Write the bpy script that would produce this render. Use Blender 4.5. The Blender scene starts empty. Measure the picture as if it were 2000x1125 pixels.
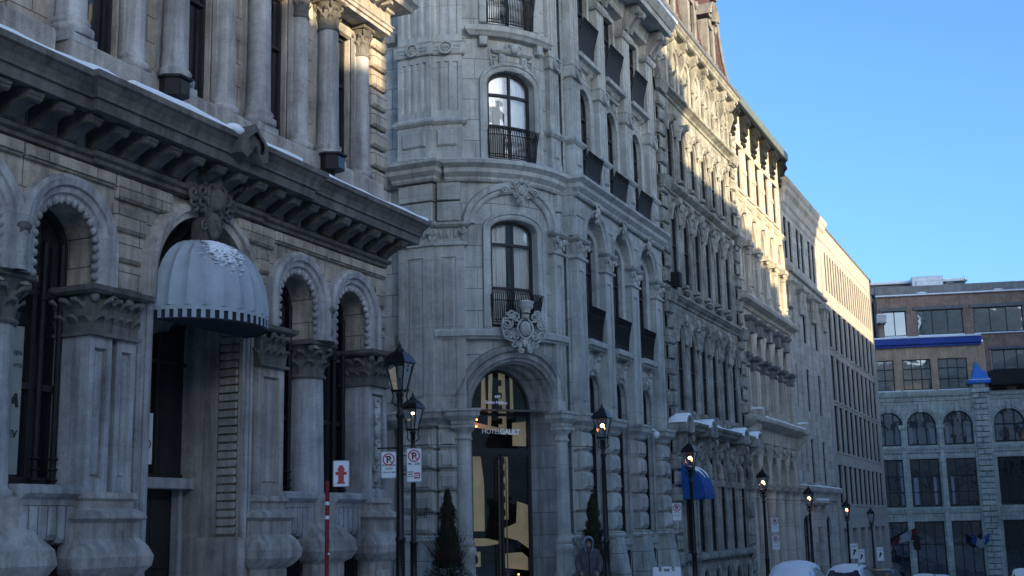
import bpy, bmesh, math, random
from math import sin, cos, pi, radians, sqrt, atan2, floor
from mathutils import Vector, Matrix, noise
random.seed(7)
S = bpy.context.scene
COL = S.collection

# ------------------------------------------------------------------ camera
FPX, AZ, PT, RO = 2401.9, radians(23.912), radians(10.906), radians(-1.1966)
fw = Vector((cos(AZ)*cos(PT), sin(AZ)*cos(PT), sin(PT)))
rt0 = Vector((sin(AZ), -cos(AZ), 0)); up0 = rt0.cross(fw)
rt = cos(RO)*rt0 + sin(RO)*up0; up = -sin(RO)*rt0 + cos(RO)*up0
cd = bpy.data.cameras.new("camera"); cam = bpy.data.objects.new("camera", cd); COL.objects.link(cam)
cam.matrix_world = Matrix(((rt.x, up.x, -fw.x, 0), (rt.y, up.y, -fw.y, 0), (rt.z, up.z, -fw.z, 2.05), (0, 0, 0, 1)))
cd.sensor_width = 36; cd.lens = FPX/2000*36; cd.clip_start = .1; cd.clip_end = 2000
S.camera = cam

# ------------------------------------------------------------------ light
SUN_EL, SUN_DIR = radians(8), 60          # travel direction, degrees from +X towards +Y
w = bpy.data.worlds.new("World"); S.world = w; w.use_nodes = True
nt = w.node_tree; nt.nodes.clear()
sky = nt.nodes.new("ShaderNodeTexSky"); sky.sky_type = 'NISHITA'; sky.sun_disc = False
sky.sun_elevation = SUN_EL; sky.sun_rotation = radians(270-SUN_DIR); sky.air_density = .85; sky.dust_density = 2.6; sky.ozone_density = 4.1
bg = nt.nodes.new("ShaderNodeBackground"); bg.inputs[1].default_value = .10
ow = nt.nodes.new("ShaderNodeOutputWorld"); nt.links.new(sky.outputs[0], bg.inputs[0]); nt.links.new(bg.outputs[0], ow.inputs[0])
sd = bpy.data.lights.new("sun", 'SUN'); sd.energy = 2.0; sd.angle = radians(.5); sd.color = (1, .80, .50)
sun = bpy.data.objects.new("sun", sd); COL.objects.link(sun)
dv = Vector((cos(radians(SUN_DIR))*cos(SUN_EL), sin(radians(SUN_DIR))*cos(SUN_EL), -sin(SUN_EL)))
sun.rotation_euler = dv.to_track_quat('-Z', 'Y').to_euler(); sun.location = (0, -30, 60)
S.view_settings.view_transform = 'Standard'; S.view_settings.look = 'None'; S.view_settings.gamma = 1
S.view_settings.exposure = 2.36

# ------------------------------------------------------------------ materials
def nn(t, k, **kw):
    n = t.nodes.new(k)
    for a, b in kw.items():
        if a in n.inputs: n.inputs[a].default_value = b
        else: setattr(n, a, b)
    return n
def mat(name, col, rough=.8, metal=0, spec=.5):
    m = bpy.data.materials.new(name); m.use_nodes = True; t = m.node_tree
    b = t.nodes['Principled BSDF']; b.inputs['Base Color'].default_value = (*col, 1); b.inputs['Roughness'].default_value = rough
    b.inputs['Metallic'].default_value = metal; b.inputs['Specular IOR Level'].default_value = spec
    return m
def stone(name, c1, c2, bw=.85, bh=.36, mort=.008, joint=.45, stain=.5, streak=.5, bump=.25, mottle=1.0):
    """masonry: block-to-block tone, blotches, vertical rain streaks, thin joints"""
    m = mat(name, c1, .88, 0, .25); t = m.node_tree; L = t.links.new; b = t.nodes['Principled BSDF']
    tc = nn(t, 'ShaderNodeTexCoord'); sp = nn(t, 'ShaderNodeSeparateXYZ'); L(tc.outputs['Object'], sp.inputs[0])
    su = nn(t, 'ShaderNodeMath', operation='SUBTRACT'); L(sp.outputs[0], su.inputs[0]); L(sp.outputs[1], su.inputs[1])
    cb = nn(t, 'ShaderNodeCombineXYZ'); L(su.outputs[0], cb.inputs[0]); L(sp.outputs[2], cb.inputs[1])
    br = nn(t, 'ShaderNodeTexBrick'); L(cb.outputs[0], br.inputs['Vector'])
    br.inputs['Scale'].default_value = 1; br.inputs['Brick Width'].default_value = bw; br.inputs['Row Height'].default_value = bh
    br.inputs['Mortar Size'].default_value = mort*1.6; br.inputs['Mortar Smooth'].default_value = .2
    br.inputs['Color1'].default_value = (*c1, 1); br.inputs['Color2'].default_value = (*c2, 1)
    mc = [x*(1-min(.8, joint*1.35)) for x in c1]; br.inputs['Mortar'].default_value = (*mc, 1)
    n1 = nn(t, 'ShaderNodeTexNoise', Scale=1.3, Detail=6, Roughness=.65); L(tc.outputs['Object'], n1.inputs['Vector'])
    r1 = nn(t, 'ShaderNodeMapRange'); L(n1.outputs[0], r1.inputs[0]); r1.inputs[1].default_value = .3; r1.inputs[2].default_value = .72
    r1.inputs[3].default_value = 1-.45*stain; r1.inputs[4].default_value = 1+.18*stain
    mp = nn(t, 'ShaderNodeMapping'); mp.inputs['Scale'].default_value = (6, 6, .35); L(tc.outputs['Object'], mp.inputs[0])
    n2 = nn(t, 'ShaderNodeTexNoise', Scale=1, Detail=4, Roughness=.6); L(mp.outputs[0], n2.inputs['Vector'])
    r2 = nn(t, 'ShaderNodeMapRange'); L(n2.outputs[0], r2.inputs[0]); r2.inputs[1].default_value = .42; r2.inputs[2].default_value = .66
    r2.inputs[3].default_value = 1.05; r2.inputs[4].default_value = 1-.38*streak
    n3 = nn(t, 'ShaderNodeTexNoise', Scale=22, Detail=5, Roughness=.7); L(tc.outputs['Object'], n3.inputs['Vector'])
    r3 = nn(t, 'ShaderNodeMapRange'); L(n3.outputs[0], r3.inputs[0]); r3.inputs[1].default_value = .3; r3.inputs[2].default_value = .7
    r3.inputs[3].default_value = 1-.16*mottle; r3.inputs[4].default_value = 1+.1*mottle
    n4 = nn(t, 'ShaderNodeTexNoise', Scale=.55, Detail=8, Roughness=.72); L(tc.outputs['Object'], n4.inputs['Vector'])
    r4 = nn(t, 'ShaderNodeMapRange'); L(n4.outputs[0], r4.inputs[0]); r4.inputs[1].default_value = .50; r4.inputs[2].default_value = .68
    r4.inputs[3].default_value = 1.04; r4.inputs[4].default_value = 1-.42*stain; r4.clamp = True
    p1 = nn(t, 'ShaderNodeMath', operation='MULTIPLY'); L(r1.outputs[0], p1.inputs[0]); L(r2.outputs[0], p1.inputs[1])
    p2 = nn(t, 'ShaderNodeMath', operation='MULTIPLY'); L(p1.outputs[0], p2.inputs[0]); L(r3.outputs[0], p2.inputs[1])
    p3 = nn(t, 'ShaderNodeMath', operation='MULTIPLY'); L(p2.outputs[0], p3.inputs[0]); L(r4.outputs[0], p3.inputs[1]); p2 = p3
    mx = nn(t, 'ShaderNodeVectorMath', operation='SCALE'); L(br.outputs['Color'], mx.inputs[0]); L(p2.outputs[0], mx.inputs['Scale'])
    L(mx.outputs[0], b.inputs['Base Color'])
    h = nn(t, 'ShaderNodeMath', operation='MULTIPLY_ADD'); L(br.outputs['Fac'], h.inputs[0]); h.inputs[1].default_value = -1.2
    L(n3.outputs[0], h.inputs[2])
    bp = nn(t, 'ShaderNodeBump', Strength=bump, Distance=.02); L(h.outputs[0], bp.inputs['Height']); L(bp.outputs[0], b.inputs['Normal'])
    return m
def noisy(name, c1, c2, sc=4, rough=.7, bump=.1, metal=0, bs=20):
    m = mat(name, c1, rough, metal, .3); t = m.node_tree; L = t.links.new; b = t.nodes['Principled BSDF']
    tc = nn(t, 'ShaderNodeTexCoord'); n = nn(t, 'ShaderNodeTexNoise', Scale=sc, Detail=6, Roughness=.65); L(tc.outputs['Object'], n.inputs['Vector'])
    r = nn(t, 'ShaderNodeValToRGB'); r.color_ramp.elements[0].color = (*c1, 1); r.color_ramp.elements[1].color = (*c2, 1)
    r.color_ramp.elements[0].position = .35; r.color_ramp.elements[1].position = .68
    L(n.outputs[0], r.inputs[0]); L(r.outputs[0], b.inputs['Base Color'])
    n2 = nn(t, 'ShaderNodeTexNoise', Scale=bs, Detail=4); L(tc.outputs['Object'], n2.inputs['Vector'])
    bp = nn(t, 'ShaderNodeBump', Strength=bump, Distance=.02); L(n2.outputs[0], bp.inputs['Height']); L(bp.outputs[0], b.inputs['Normal'])
    return m
def glass(name, col=(.012, .014, .018), rough=.04, wave=.12, ws=1.6, clear=0):
    """window glass: dark room behind it and a slightly wavy mirror surface; clear>0 lets the curtains show"""
    m = mat(name, col, rough, 0, .8); t = m.node_tree; L = t.links.new; b = t.nodes['Principled BSDF']
    tc = nn(t, 'ShaderNodeTexCoord'); n = nn(t, 'ShaderNodeTexNoise', Scale=ws, Detail=2); L(tc.outputs['Object'], n.inputs['Vector'])
    bp = nn(t, 'ShaderNodeBump', Strength=wave, Distance=.06); L(n.outputs[0], bp.inputs['Height'])
    L(bp.outputs[0], b.inputs['Normal'])
    if clear:
        tr = nn(t, 'ShaderNodeBsdfTransparent'); gl = nn(t, 'ShaderNodeBsdfGlossy', Roughness=.03); L(bp.outputs[0], gl.inputs['Normal'])
        tr.inputs[0].default_value = (*[min(1, .75+c) for c in col], 1)
        fr = nn(t, 'ShaderNodeFresnel', IOR=1.6); mx = nn(t, 'ShaderNodeMixShader')
        ad = nn(t, 'ShaderNodeMath', operation='ADD'); L(fr.outputs[0], ad.inputs[0]); ad.inputs[1].default_value = 1-clear
        L(ad.outputs[0], mx.inputs[0]); L(tr.outputs[0], mx.inputs[1]); L(gl.outputs[0], mx.inputs[2])
        L(mx.outputs[0], t.nodes['Material Output'].inputs[0])
    return m
def emit(name, col, s):
    m = mat(name, col); b = m.node_tree.nodes['Principled BSDF']; b.inputs['Emission Color'].default_value = (*col, 1); b.inputs['Emission Strength'].default_value = s
    return m

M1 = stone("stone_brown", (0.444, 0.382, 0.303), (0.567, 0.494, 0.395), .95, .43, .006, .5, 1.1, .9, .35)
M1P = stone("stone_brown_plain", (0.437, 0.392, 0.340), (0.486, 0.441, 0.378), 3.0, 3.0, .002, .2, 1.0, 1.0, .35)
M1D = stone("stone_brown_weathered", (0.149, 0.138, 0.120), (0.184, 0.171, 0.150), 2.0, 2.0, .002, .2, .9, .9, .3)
M1L = stone("stone_upper", (0.432, 0.417, 0.395), (0.501, 0.477, 0.445), 3.0, 3.0, .002, .2, .9, 1.0, .35)
MH = stone("stone_grey", (0.450, 0.447, 0.403), (0.537, 0.535, 0.480), 1.15, .62, .007, .45, .7, .6, .25)
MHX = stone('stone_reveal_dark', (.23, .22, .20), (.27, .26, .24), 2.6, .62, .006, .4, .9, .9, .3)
MHP = stone("stone_grey_plain", (0.463, 0.460, 0.414), (0.512, 0.510, 0.462), 2.6, 1.9, .004, .3, .7, .6, .25)
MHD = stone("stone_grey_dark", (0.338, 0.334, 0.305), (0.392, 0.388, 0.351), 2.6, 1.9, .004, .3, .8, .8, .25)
M3 = stone("stone_stained", (0.324, 0.320, 0.272), (0.419, 0.409, 0.351), .8, .4, .006, .45, 1.1, 1.0, .35)
M3P = stone("stone_stained_plain", (0.365, 0.356, 0.312), (0.419, 0.409, 0.357), 2.6, 1.9, .003, .3, 1.1, 1.0, .35)
M4 = stone("stone_buff", (0.488, 0.444, 0.363), (0.554, 0.506, 0.415), 1.4, 1.1, .004, .35, .6, .6, .25)
M4D = stone("stone_dark_cap", (0.228, 0.222, 0.216), (0.264, 0.258, 0.252), 2, 2, .002, .2, 1, 1, .3)
MBK = noisy('dark_bronze_paint', (.006, .008, .009), (.014, .016, .017), 5, .7, .2)
M5 = stone("stone_pale", (0.395, 0.368, 0.319), (0.534, 0.501, 0.436), .75, .42, .005, .3, .5, .3, .2)
M6 = stone("concrete_panel", (0.401, 0.376, 0.328), (0.442, 0.408, 0.359), 2.07, 3.1, .006, .35, .4, .4, .1)
M6D = stone("concrete_dark", (0.245, 0.240, 0.235), (0.286, 0.281, 0.270), 2.07, 3.1, .006, .35, .4, .4, .1)  # darker grey version of the concrete panel
MBS = stone("stone_back", (0.493, 0.491, 0.438), (0.560, 0.588, 0.531), .8, .4, .006, .4, .7, .6, .3)
MBR = stone("brick_brown", (0.26, 0.175, 0.135), (0.34, 0.235, 0.19), .22, .075, .008, -.35, .7, .5, .2)
MBT = stone("brick_tan", (0.44, 0.315, 0.205), (0.52, 0.385, 0.265), .22, .075, .008, -.2, .6, .5, .2)
MOP = stone("opposite_stone", (0.634, 0.581, 0.475), (0.682, 0.682, 0.581), .9, .4, .006, .4, .6, .5, .2)
SNOW = noisy("snow", (.82, .84, .86), (.90, .91, .92), 3, .6, .35, 0, 9)
BLK = noisy("black_iron", (.006, .006, .007), (.012, .012, .013), 6, .35, .05)
BLKM = noisy("black_paint", (.010, .010, .012), (.018, .017, .018), 6, .6, .05)
FRM = noisy("window_frame_dark", (.022, .022, .024), (.035, .034, .034), 5, .5, .05)
DRK = mat("dark_opening", (.008, .008, .009), .9)
LEAD = noisy("lead_flashing", (.10, .105, .11), (.16, .165, .17), 3, .45, .05)
GL = glass("glass_dark")
GLR = glass("glass_wavy", (.03, .035, .045), .03, .14, .7); GLR.node_tree.nodes['Principled BSDF'].inputs['IOR'].default_value = 2.4
GLB = glass('glass_back', (.02, .024, .03), .03, .2, 1.2); GLB.node_tree.nodes['Principled BSDF'].inputs['IOR'].default_value = 1.8
GLC = glass("glass_clear", (.2, .21, .22), .03, .15, 1.6, clear=.86)
GLD = glass("glass_lobby", (.03, .0, -.08), .03, .12, .9, clear=.96)
GLL = glass("lantern_glass", (.06, .08, .10), .03, .1, 3, clear=.90)
CUR = noisy("curtain", (.86, .86, .82), (.93, .93, .90), 2, .9, .1)
WOOD = noisy("dark_wood", (.020, .019, .020), (.032, .030, .030), 3, .6, .1)
SLATE = stone("slate_roof", (.10, .055, .055), (.15, .085, .08), .3, .22, .02, .5, .8, .6, .4)
GRN = noisy("copper_green", (.10, .125, .115), (.14, .165, .15), 3, .5, .05)
BLUE = noisy("blue_fascia", (.010, .045, .25), (.018, .065, .33), 2, .5, .1)
AWB = noisy("blue_canvas", (.01, .07, .24), (.015, .10, .32), 3, .75, .2)
AWG = noisy("pale_canvas", (0.302, 0.335, 0.352), (0.420, 0.456, 0.475), 2.2, .8, .25, 0, 30)
AWD = noisy("dark_canvas", (.018, .022, .03), (.03, .034, .045), 3, .8, .2)
WHT = mat("white_sign", (.75, .75, .74), .4)
REDM = mat("red_paint", (.45, .02, .025), .4)
BLKT = mat("black_letter", (.02, .02, .02), .5)
GREYT = mat("grey_letter", (.12, .12, .12), .6)
WLET = mat("white_letter", (.95, .95, .95), .5)

# ------------------------------------------------------------------ mesh building in facade frames (u along, z up, o outwards)
class Fr:
    def __init__(s, fn, du=None): s.fn, s.du = fn, du
    def __call__(s, u, z, o): return s.fn(u, z, o)
    def us(s, a, b, n=1):
        if s.du: n = max(n, int(math.ceil(abs(b-a)/s.du)))
        return [a+(b-a)*i/n for i in range(n+1)]
F1 = Fr(lambda u, z, o: (u, 12.7-o, z))                 # street front of most buildings
FH = Fr(lambda u, z, o: (u, 12.95-o, z))                # hotel street front
FHS = Fr(lambda u, z, o: (30.25-o, -u, z))              # hotel side street front
CX, CY, CR, CA = 33.24, 16.27, 3.13, radians(16.3)
FA = Fr(lambda u, z, o: (CX-(CR+o)*cos(CA+u/CR), CY-(CR+o)*sin(CA+u/CR), z), .22)   # hotel rounded corner
GA, GD = (30.61, 14.97), (.8375, -.5468); GC = 1.015; GH = 1.015
FG = Fr(lambda u, z, o: (GA[0]+GD[0]*u+GD[1]*o, GA[1]+GD[1]*u-GD[0]*o, z))     # flat glazing of the corner entrance
F1R = Fr(lambda u, z, o: (22+o, u, z))                  # end wall of the corner block
TH = radians(14.4)
FB = Fr(lambda u, z, o: (107+sin(TH)*u-cos(TH)*o, 12.7-cos(TH)*u-sin(TH)*o, z))
W0 = Fr(lambda u, z, o: (u, -o, z))
FO = Fr(lambda u, z, o: (-u, -16+o, z))                  # opposite side, faces +Y

def sgn(x): return -1 if x < 0 else 1
def apts(uc, hw, zs, h, e=2.0, n=16):
    r = []
    for i in range(n+1):
        t = pi-pi*i/n; c, s = cos(t), max(0, sin(t))
        r.append((uc+hw*sgn(c)*abs(c)**(2/e), zs+h*s**(2/e)))
    return r

class MB:
    def __init__(s, fr=W0): s.v = []; s.f = []; s.mi = []; s.sm = []; s.fr = fr
    def P(s, u, z, o): s.v.append(s.fr(u, z, o)); return len(s.v)-1
    def face(s, pts, mi=0):
        s.f.append([s.P(*p) for p in pts]); s.mi.append(mi); s.sm.append(False)
    def grid(s, rows, mi=0, smooth=True, closeu=False, closev=False):
        n, m = len(rows), len(rows[0]); ix = [[s.P(*p) for p in r] for r in rows]
        for i in range(n if closeu else n-1):
            for j in range(m if closev else m-1):
                i2, j2 = (i+1) % n, (j+1) % m
                s.f.append([ix[i][j], ix[i][j2], ix[i2][j2], ix[i2][j]]); s.mi.append(mi); s.sm.append(smooth)
    def box(s, u0, u1, z0, z1, o0, o1, ch=0, mi=0, back=False):
        us = s.fr.us(u0, u1)
        def cl(u): return min(max(u, min(u0, u1)+ch), max(u0, u1)-ch)
        oc = o1-ch
        for a, b in zip(us, us[1:]):
            s.face([(cl(a), z0+ch, o1), (cl(b), z0+ch, o1), (cl(b), z1-ch, o1), (cl(a), z1-ch, o1)], mi)
            if ch:
                s.face([(a, z0, oc), (b, z0, oc), (cl(b), z0+ch, o1), (cl(a), z0+ch, o1)], mi)
                s.face([(cl(a), z1-ch, o1), (cl(b), z1-ch, o1), (b, z1, oc), (a, z1, oc)], mi)
            s.face([(a, z1, oc), (b, z1, oc), (b, z1, o0), (a, z1, o0)], mi)
            s.face([(b, z0, oc), (a, z0, oc), (a, z0, o0), (b, z0, o0)], mi)
            if back: s.face([(b, z0, o0), (a, z0, o0), (a, z1, o0), (b, z1, o0)], mi)
        for u, c in ((u0, cl(u0)), (u1, cl(u1))):
            s.face([(u, z0, o0), (u, z0, oc), (u, z1, oc), (u, z1, o0)], mi)
            if ch: s.face([(u, z0, oc), (c, z0+ch, o1), (c, z1-ch, o1), (u, z1, oc)], mi)
    def prof(s, u0, u1, pts, r0=None, r1=None, mi=0, d0=None, d1=None):
        """horizontal moulding: profile [(o,z)] swept along u; r0/r1 = depth the mitred return runs back to"""
        us = s.fr.us(u0, u1); n = len(us)-1
        def uu(i, o):
            u = us[i]
            if i == 0 and r0 is not None: u -= max(0, o-r0)
            if i == n and r1 is not None: u += max(0, o-r1)
            return u
        for i in range(n):
            for (a, za), (b, zb) in zip(pts, pts[1:]):
                s.face([(uu(i, a), za, a), (uu(i+1, a), za, a), (uu(i+1, b), zb, b), (uu(i, b), zb, b)], mi)
        for i, r, d in ((0, r0, d0), (n, r1, d1)):
            if r is None: s.face([(us[i], z, o) for o, z in pts], mi)
            else:
                if d is None: d = r
                for (a, za), (b, zb) in zip(pts, pts[1:]):
                    s.face([(uu(i, a), za, a), (uu(i, b), zb, b), (uu(i, b), zb, min(b, d)), (uu(i, a), za, min(a, d))], mi)
    def vext(s, plan, z0, z1, mi=0, cap=True):
        for (a, oa), (b, ob) in zip(plan, plan[1:]):
            s.face([(a, z0, oa), (b, z0, ob), (b, z1, ob), (a, z1, oa)], mi)
        if cap:
            s.face([(u, z1, o) for u, o in plan], mi); s.face([(u, z0, o) for u, o in reversed(plan)], mi)
    def uext(s, u0, u1, poly, mi=0, t=1.0):
        """closed (o,z) outline extruded across u (brackets, keystones)"""
        n = len(poly); w_ = (u1-u0)*(1-t)/2
        s.face([(u0, z, o) for o, z in poly], mi); s.face([(u1, z, o) for o, z in reversed(poly)], mi)
        for i in range(n):
            a, b = poly[i], poly[(i+1) % n]
            s.face([(u0, a[1], a[0]), (u1, a[1], a[0]), (u1, b[1], b[0]), (u0, b[1], b[0])], mi)
    def band(s, uc, hw, zs, h, pts, e=2.0, leg=0, n=18, t0=0, t1=1, mi=0):
        """archivolt: profile [(dr,o)] swept round an arch, with straight legs below the springing"""
        cen = []
        for i in range(n+1):
            t = pi-pi*(t0+(t1-t0)*i/n); cen.append((cos(t), max(0, sin(t))))
        def pt(c, d, o):
            if abs(d) < 1e-6: d = -.004               # stay clear of the reveal behind
            return (uc+(hw+d)*sgn(c[0])*abs(c[0])**(2/e), zs+(h+d)*c[1]**(2/e), o)
        for a, b in zip(cen, cen[1:]):
            for (d0, o0), (d1, o1) in zip(pts, pts[1:]):
                s.face([pt(a, d0, o0), pt(a, d1, o1), pt(b, d1, o1), pt(b, d0, o0)], mi)
        for c in (cen[0], cen[-1]):
            if leg:
                for (d0, o0), (d1, o1) in zip(pts, pts[1:]):
                    p, q = pt(c, d0, o0), pt(c, d1, o1)
                    s.face([(p[0], p[1]-leg, p[2]), (q[0], q[1]-leg, q[2]), q, p], mi)
            f_ = [pt(c, d, o) for d, o in pts]
            s.face([(x, z-leg, o) for x, z, o in f_], mi)
    def wall(s, u0, u1, z0, z1, ops=(), o=0, dep=.4, mi=0, n=14):
        """wall sheet with openings (uc, hw, z0, zspring, rise, e) and their reveals"""
        def quad(a, b, za, zb):
            if b-a < 1e-4 or zb-za < 1e-4: return
            us = s.fr.us(a, b)
            for p, q in zip(us, us[1:]): s.face([(p, za, o), (q, za, o), (q, zb, o), (p, zb, o)], mi)
        cur = u0
        for uc, hw, za, zs, h, e in sorted(ops):
            quad(cur, uc-hw, z0, z1); quad(uc-hw, uc+hw, z0, za)
            if h: pts = apts(uc, hw, zs, h, e, n)
            else: pts = [(u, zs) for u in s.fr.us(uc-hw, uc+hw)]
            for (a, pa), (b, pb) in zip(pts, pts[1:]):
                s.face([(a, pa, o), (b, pb, o), (b, z1, o), (a, z1, o)], mi)
                s.face([(a, pa, o-dep), (b, pb, o-dep), (b, pb, o), (a, pa, o)], mi)
            for u in (uc-hw, uc+hw):
                if zs-za > 1e-3: s.face([(u, za, o), (u, za, o-dep), (u, zs, o-dep), (u, zs, o)], mi)
            if za > z0+1e-3:
                us = s.fr.us(uc-hw, uc+hw)
                for p, q in zip(us, us[1:]): s.face([(p, za, o), (q, za, o), (q, za, o-dep), (p, za, o-dep)], mi)
            cur = uc+hw
        quad(cur, u1, z0, z1)
    def lathe(s, u, o, zr, n=14, mi=0, smooth=True, sq=1.0):
        rows = []
        for z, r in zr:
            rows.append([(u+r*cos(2*pi*k/n), z, o+r*sq*sin(2*pi*k/n)) for k in range(n)])
        s.grid(rows, mi, smooth, closev=True)
        s.face(rows[-1], mi); s.face(rows[0][::-1], mi)
    def ell(s, u, z, o, ru, rz, ro, n=8, m=6, mi=0):
        rows = []
        for i in range(m+1):
            a = -pi/2+pi*i/m; c = max(.02, cos(a))
            rows.append([(u+ru*c*cos(2*pi*k/n), z+rz*sin(a), o+ro*c*sin(2*pi*k/n)) for k in range(n)])
        s.grid(rows, mi, True, closev=True)
    def tube(s, pts, r, n=6, mi=0, taper=1.0):
        rows = []; N = len(pts)
        for i, p in enumerate(pts):
            a = Vector(pts[max(0, i-1)]); b = Vector(pts[min(N-1, i+1)]); d = (b-a).normalized()
            x = d.orthogonal().normalized() if i == 0 else (x-d*x.dot(d)).normalized()
            y = d.cross(x); rr = r*(1+(taper-1)*i/max(1, N-1))
            rows.append([tuple(Vector(p)+rr*(cos(2*pi*k/n)*x+sin(2*pi*k/n)*y)) for k in range(n)])
        s.grid(rows, mi, True, closev=True); s.face(rows[0], mi); s.face(rows[-1], mi)
    def scroll(s, u, z, o, R, r, turns=1.3, a0=0, d=1, n=16):
        pts = []
        for i in range(n+1):
            t = i/n; a = a0+d*2*pi*turns*t; q = R*(1-.8*t)
            pts.append((u+q*cos(a), z+q*sin(a), o+.3*r*t))
        s.tube(pts, r, 5, taper=.7)
    def leaf(s, u, z, o, ang, w, h, dp):
        """one curled acanthus blade, growing up from (u,z,o) and curling out along ang"""
        du, do = cos(ang), sin(ang); pu, po = -do, du
        pr = [(0, 0), (dp*.25, 0), (dp*.35, .45*h), (dp*.75, .8*h), (dp*1.05, .92*h), (dp*1.1, .78*h), (dp*.85, .70*h), (0, .80*h)]
        ws = [.5, .5, .5, .42, .25, .15, .3, .5]
        A = [(u+du*a-pu*w*k, z+b, o+do*a-po*w*k) for (a, b), k in zip(pr, ws)]
        B = [(u+du*a+pu*w*k, z+b, o+do*a+po*w*k) for (a, b), k in zip(pr, ws)]
        for i in range(len(pr)-1): s.face([A[i], B[i], B[i+1], A[i+1]])
        s.face(A); s.face(B[::-1])
    def build(s, name, m, parent=None, label=None, kind=None):
        base = Vector((0, 0, 0)); p = parent
        while p is not None: base = base+p.location; p = p.parent
        me = bpy.data.meshes.new(name); me.from_pydata([tuple(Vector(v)-base) for v in s.v], [], s.f)
        for x in (m if isinstance(m, (list, tuple)) else [m]): me.materials.append(x)
        me.polygons.foreach_set('material_index', s.mi); me.polygons.foreach_set('use_smooth', s.sm); me.update()
        ob = bpy.data.objects.new(name, me); COL.objects.link(ob); ob.parent = parent
        if label: ob['label'] = label
        if kind: ob['kind'] = kind
        return ob
def tag(o, label, cat, group=None):
    o['label'] = label; o['category'] = cat
    if group: o['group'] = group
    return o
def thing(name, label, cat, loc, group=None):
    o = bpy.data.objects.new(name, None); COL.objects.link(o); o.location = loc; o.empty_display_size = .3
    return tag(o, label, cat, group)
def struct(o): o['kind'] = 'structure'; return o
def text_mesh(name, txt, size, m, parent, origin, xdir, zdir, ext=.004, align='LEFT', shear=0, bold=0, sx=1.0, label=None):
    c = bpy.data.curves.new(name, 'FONT'); c.body = txt; c.size = size; c.extrude = ext; c.align_x = align; c.shear = shear; c.offset = bold
    t = bpy.data.objects.new(name+"_c", c); COL.objects.link(t)
    me = bpy.data.meshes.new_from_object(t.evaluated_get(bpy.context.evaluated_depsgraph_get()))
    bpy.data.objects.remove(t); me.materials.clear(); me.materials.append(m)
    X = Vector(xdir).normalized(); Zd = Vector(zdir).normalized(); N = X.cross(Zd)
    base = Vector((0, 0, 0)); p = parent
    while p is not None: base += p.location; p = p.parent
    mt = Matrix(((X.x*sx, Zd.x, N.x, 0), (X.y*sx, Zd.y, N.y, 0), (X.z*sx, Zd.z, N.z, 0), (0, 0, 0, 1)))
    me.transform(Matrix.Translation(Vector(origin)-base) @ mt)
    ob = bpy.data.objects.new(name, me); COL.objects.link(ob); ob.parent = parent
    if label: ob['label'] = label
    return ob

def window(root, fr, uc, hw, z0, zs, h, o, e=2.0, mull=1, bars=(), glass_=None, curtain=False, fwid=.06, fm=None, dep=.06, name='window', label=None):
    f = MB(fr); n = 14
    f.box(uc-hw, uc-hw+fwid, z0, zs, o-dep, o); f.box(uc+hw-fwid, uc+hw, z0, zs, o-dep, o); f.box(uc-hw+fwid, uc+hw-fwid, z0, z0+fwid*1.3, o-dep, o)
    if h: f.band(uc, hw, zs, h, [(0, o-dep), (0, o), (-fwid, o), (-fwid, o-dep)], e, n=n)
    else: f.box(uc-hw+fwid, uc+hw-fwid, zs-fwid, zs, o-dep, o)
    for k in range(mull):
        u = uc-hw+2*hw*(k+1)/(mull+1)
        top = zs+(h*max(0, 1-abs((u-uc)/hw)**e)**(1/e) if h else 0)
        f.box(u-fwid*.45, u+fwid*.45, z0+fwid, top-fwid, o-dep, o+.012)
    for z in bars: f.box(uc-hw+fwid, uc+hw-fwid, z-fwid*.5, z+fwid*.5, o-dep, o+.02)
    w_ = f.build(name, fm or FRM, root, label)
    g = MB(fr); og = o-dep*.7
    pts = apts(uc, hw-.01, zs, h-.01, e, n) if h else [(u, zs) for u in fr.us(uc-hw, uc+hw)]
    for (a, pa), (b, pb) in zip(pts, pts[1:]): g.face([(a, z0, og), (b, z0, og), (b, pb, og), (a, pa, og)])
    g.build('pane', glass_ or GL, w_)
    if curtain:
        c = MB(fr); rnd = random.Random(int(uc*100)+int(z0*10)); oc = o-.16; zt = zs+(h if h else 0)
        for side in (-1, 1):
            a = uc+side*hw*.98; b = uc+side*hw*(.18 if side < 0 else .10); N = 34; rows = []
            for z in (z0-.1, zt+.05):
                rows.append([(a+(b-a)*i/N, z, oc+.05*sin(i*1.45+rnd.random()*.8)+.02*sin(i*.5)) for i in range(N+1)])
            c.grid(rows, 0, True)
        c.build('curtain', CUR, w_)
        d = MB(fr); d.box(uc-hw-.3, uc+hw+.3, z0-.3, zt+.3, o-1.6, o-1.5); d.build('room_wall', CUR, w_)
    return w_

def snow_strip(mb, u0, u1, z, o0, o1, t=.05, step=.25, seed=1, slope=0):
    """lumpy snow lying on a ledge"""
    n = max(2, int((u1-u0)/step)); rows = []
    for i in range(n+1):
        u = u0+(u1-u0)*i/n; k = noise.noise(Vector((u*.9, seed*7.3, 0)))
        tt = max(.012, t*(1+1.2*k)); ee = o1-.03*(1+noise.noise(Vector((u*2.3, seed, 4))))
        rows.append([(u, z-.01, ee+.012), (u, z+tt*.6, ee+.01), (u, z+tt, ee-.05), (u, z+tt*1.2+slope*.5, (o0+ee)/2), (u, z+tt+slope, o0)])
    mb.grid(rows, 0, True)
    mb.face(rows[0]); mb.face(rows[-1])

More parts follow.
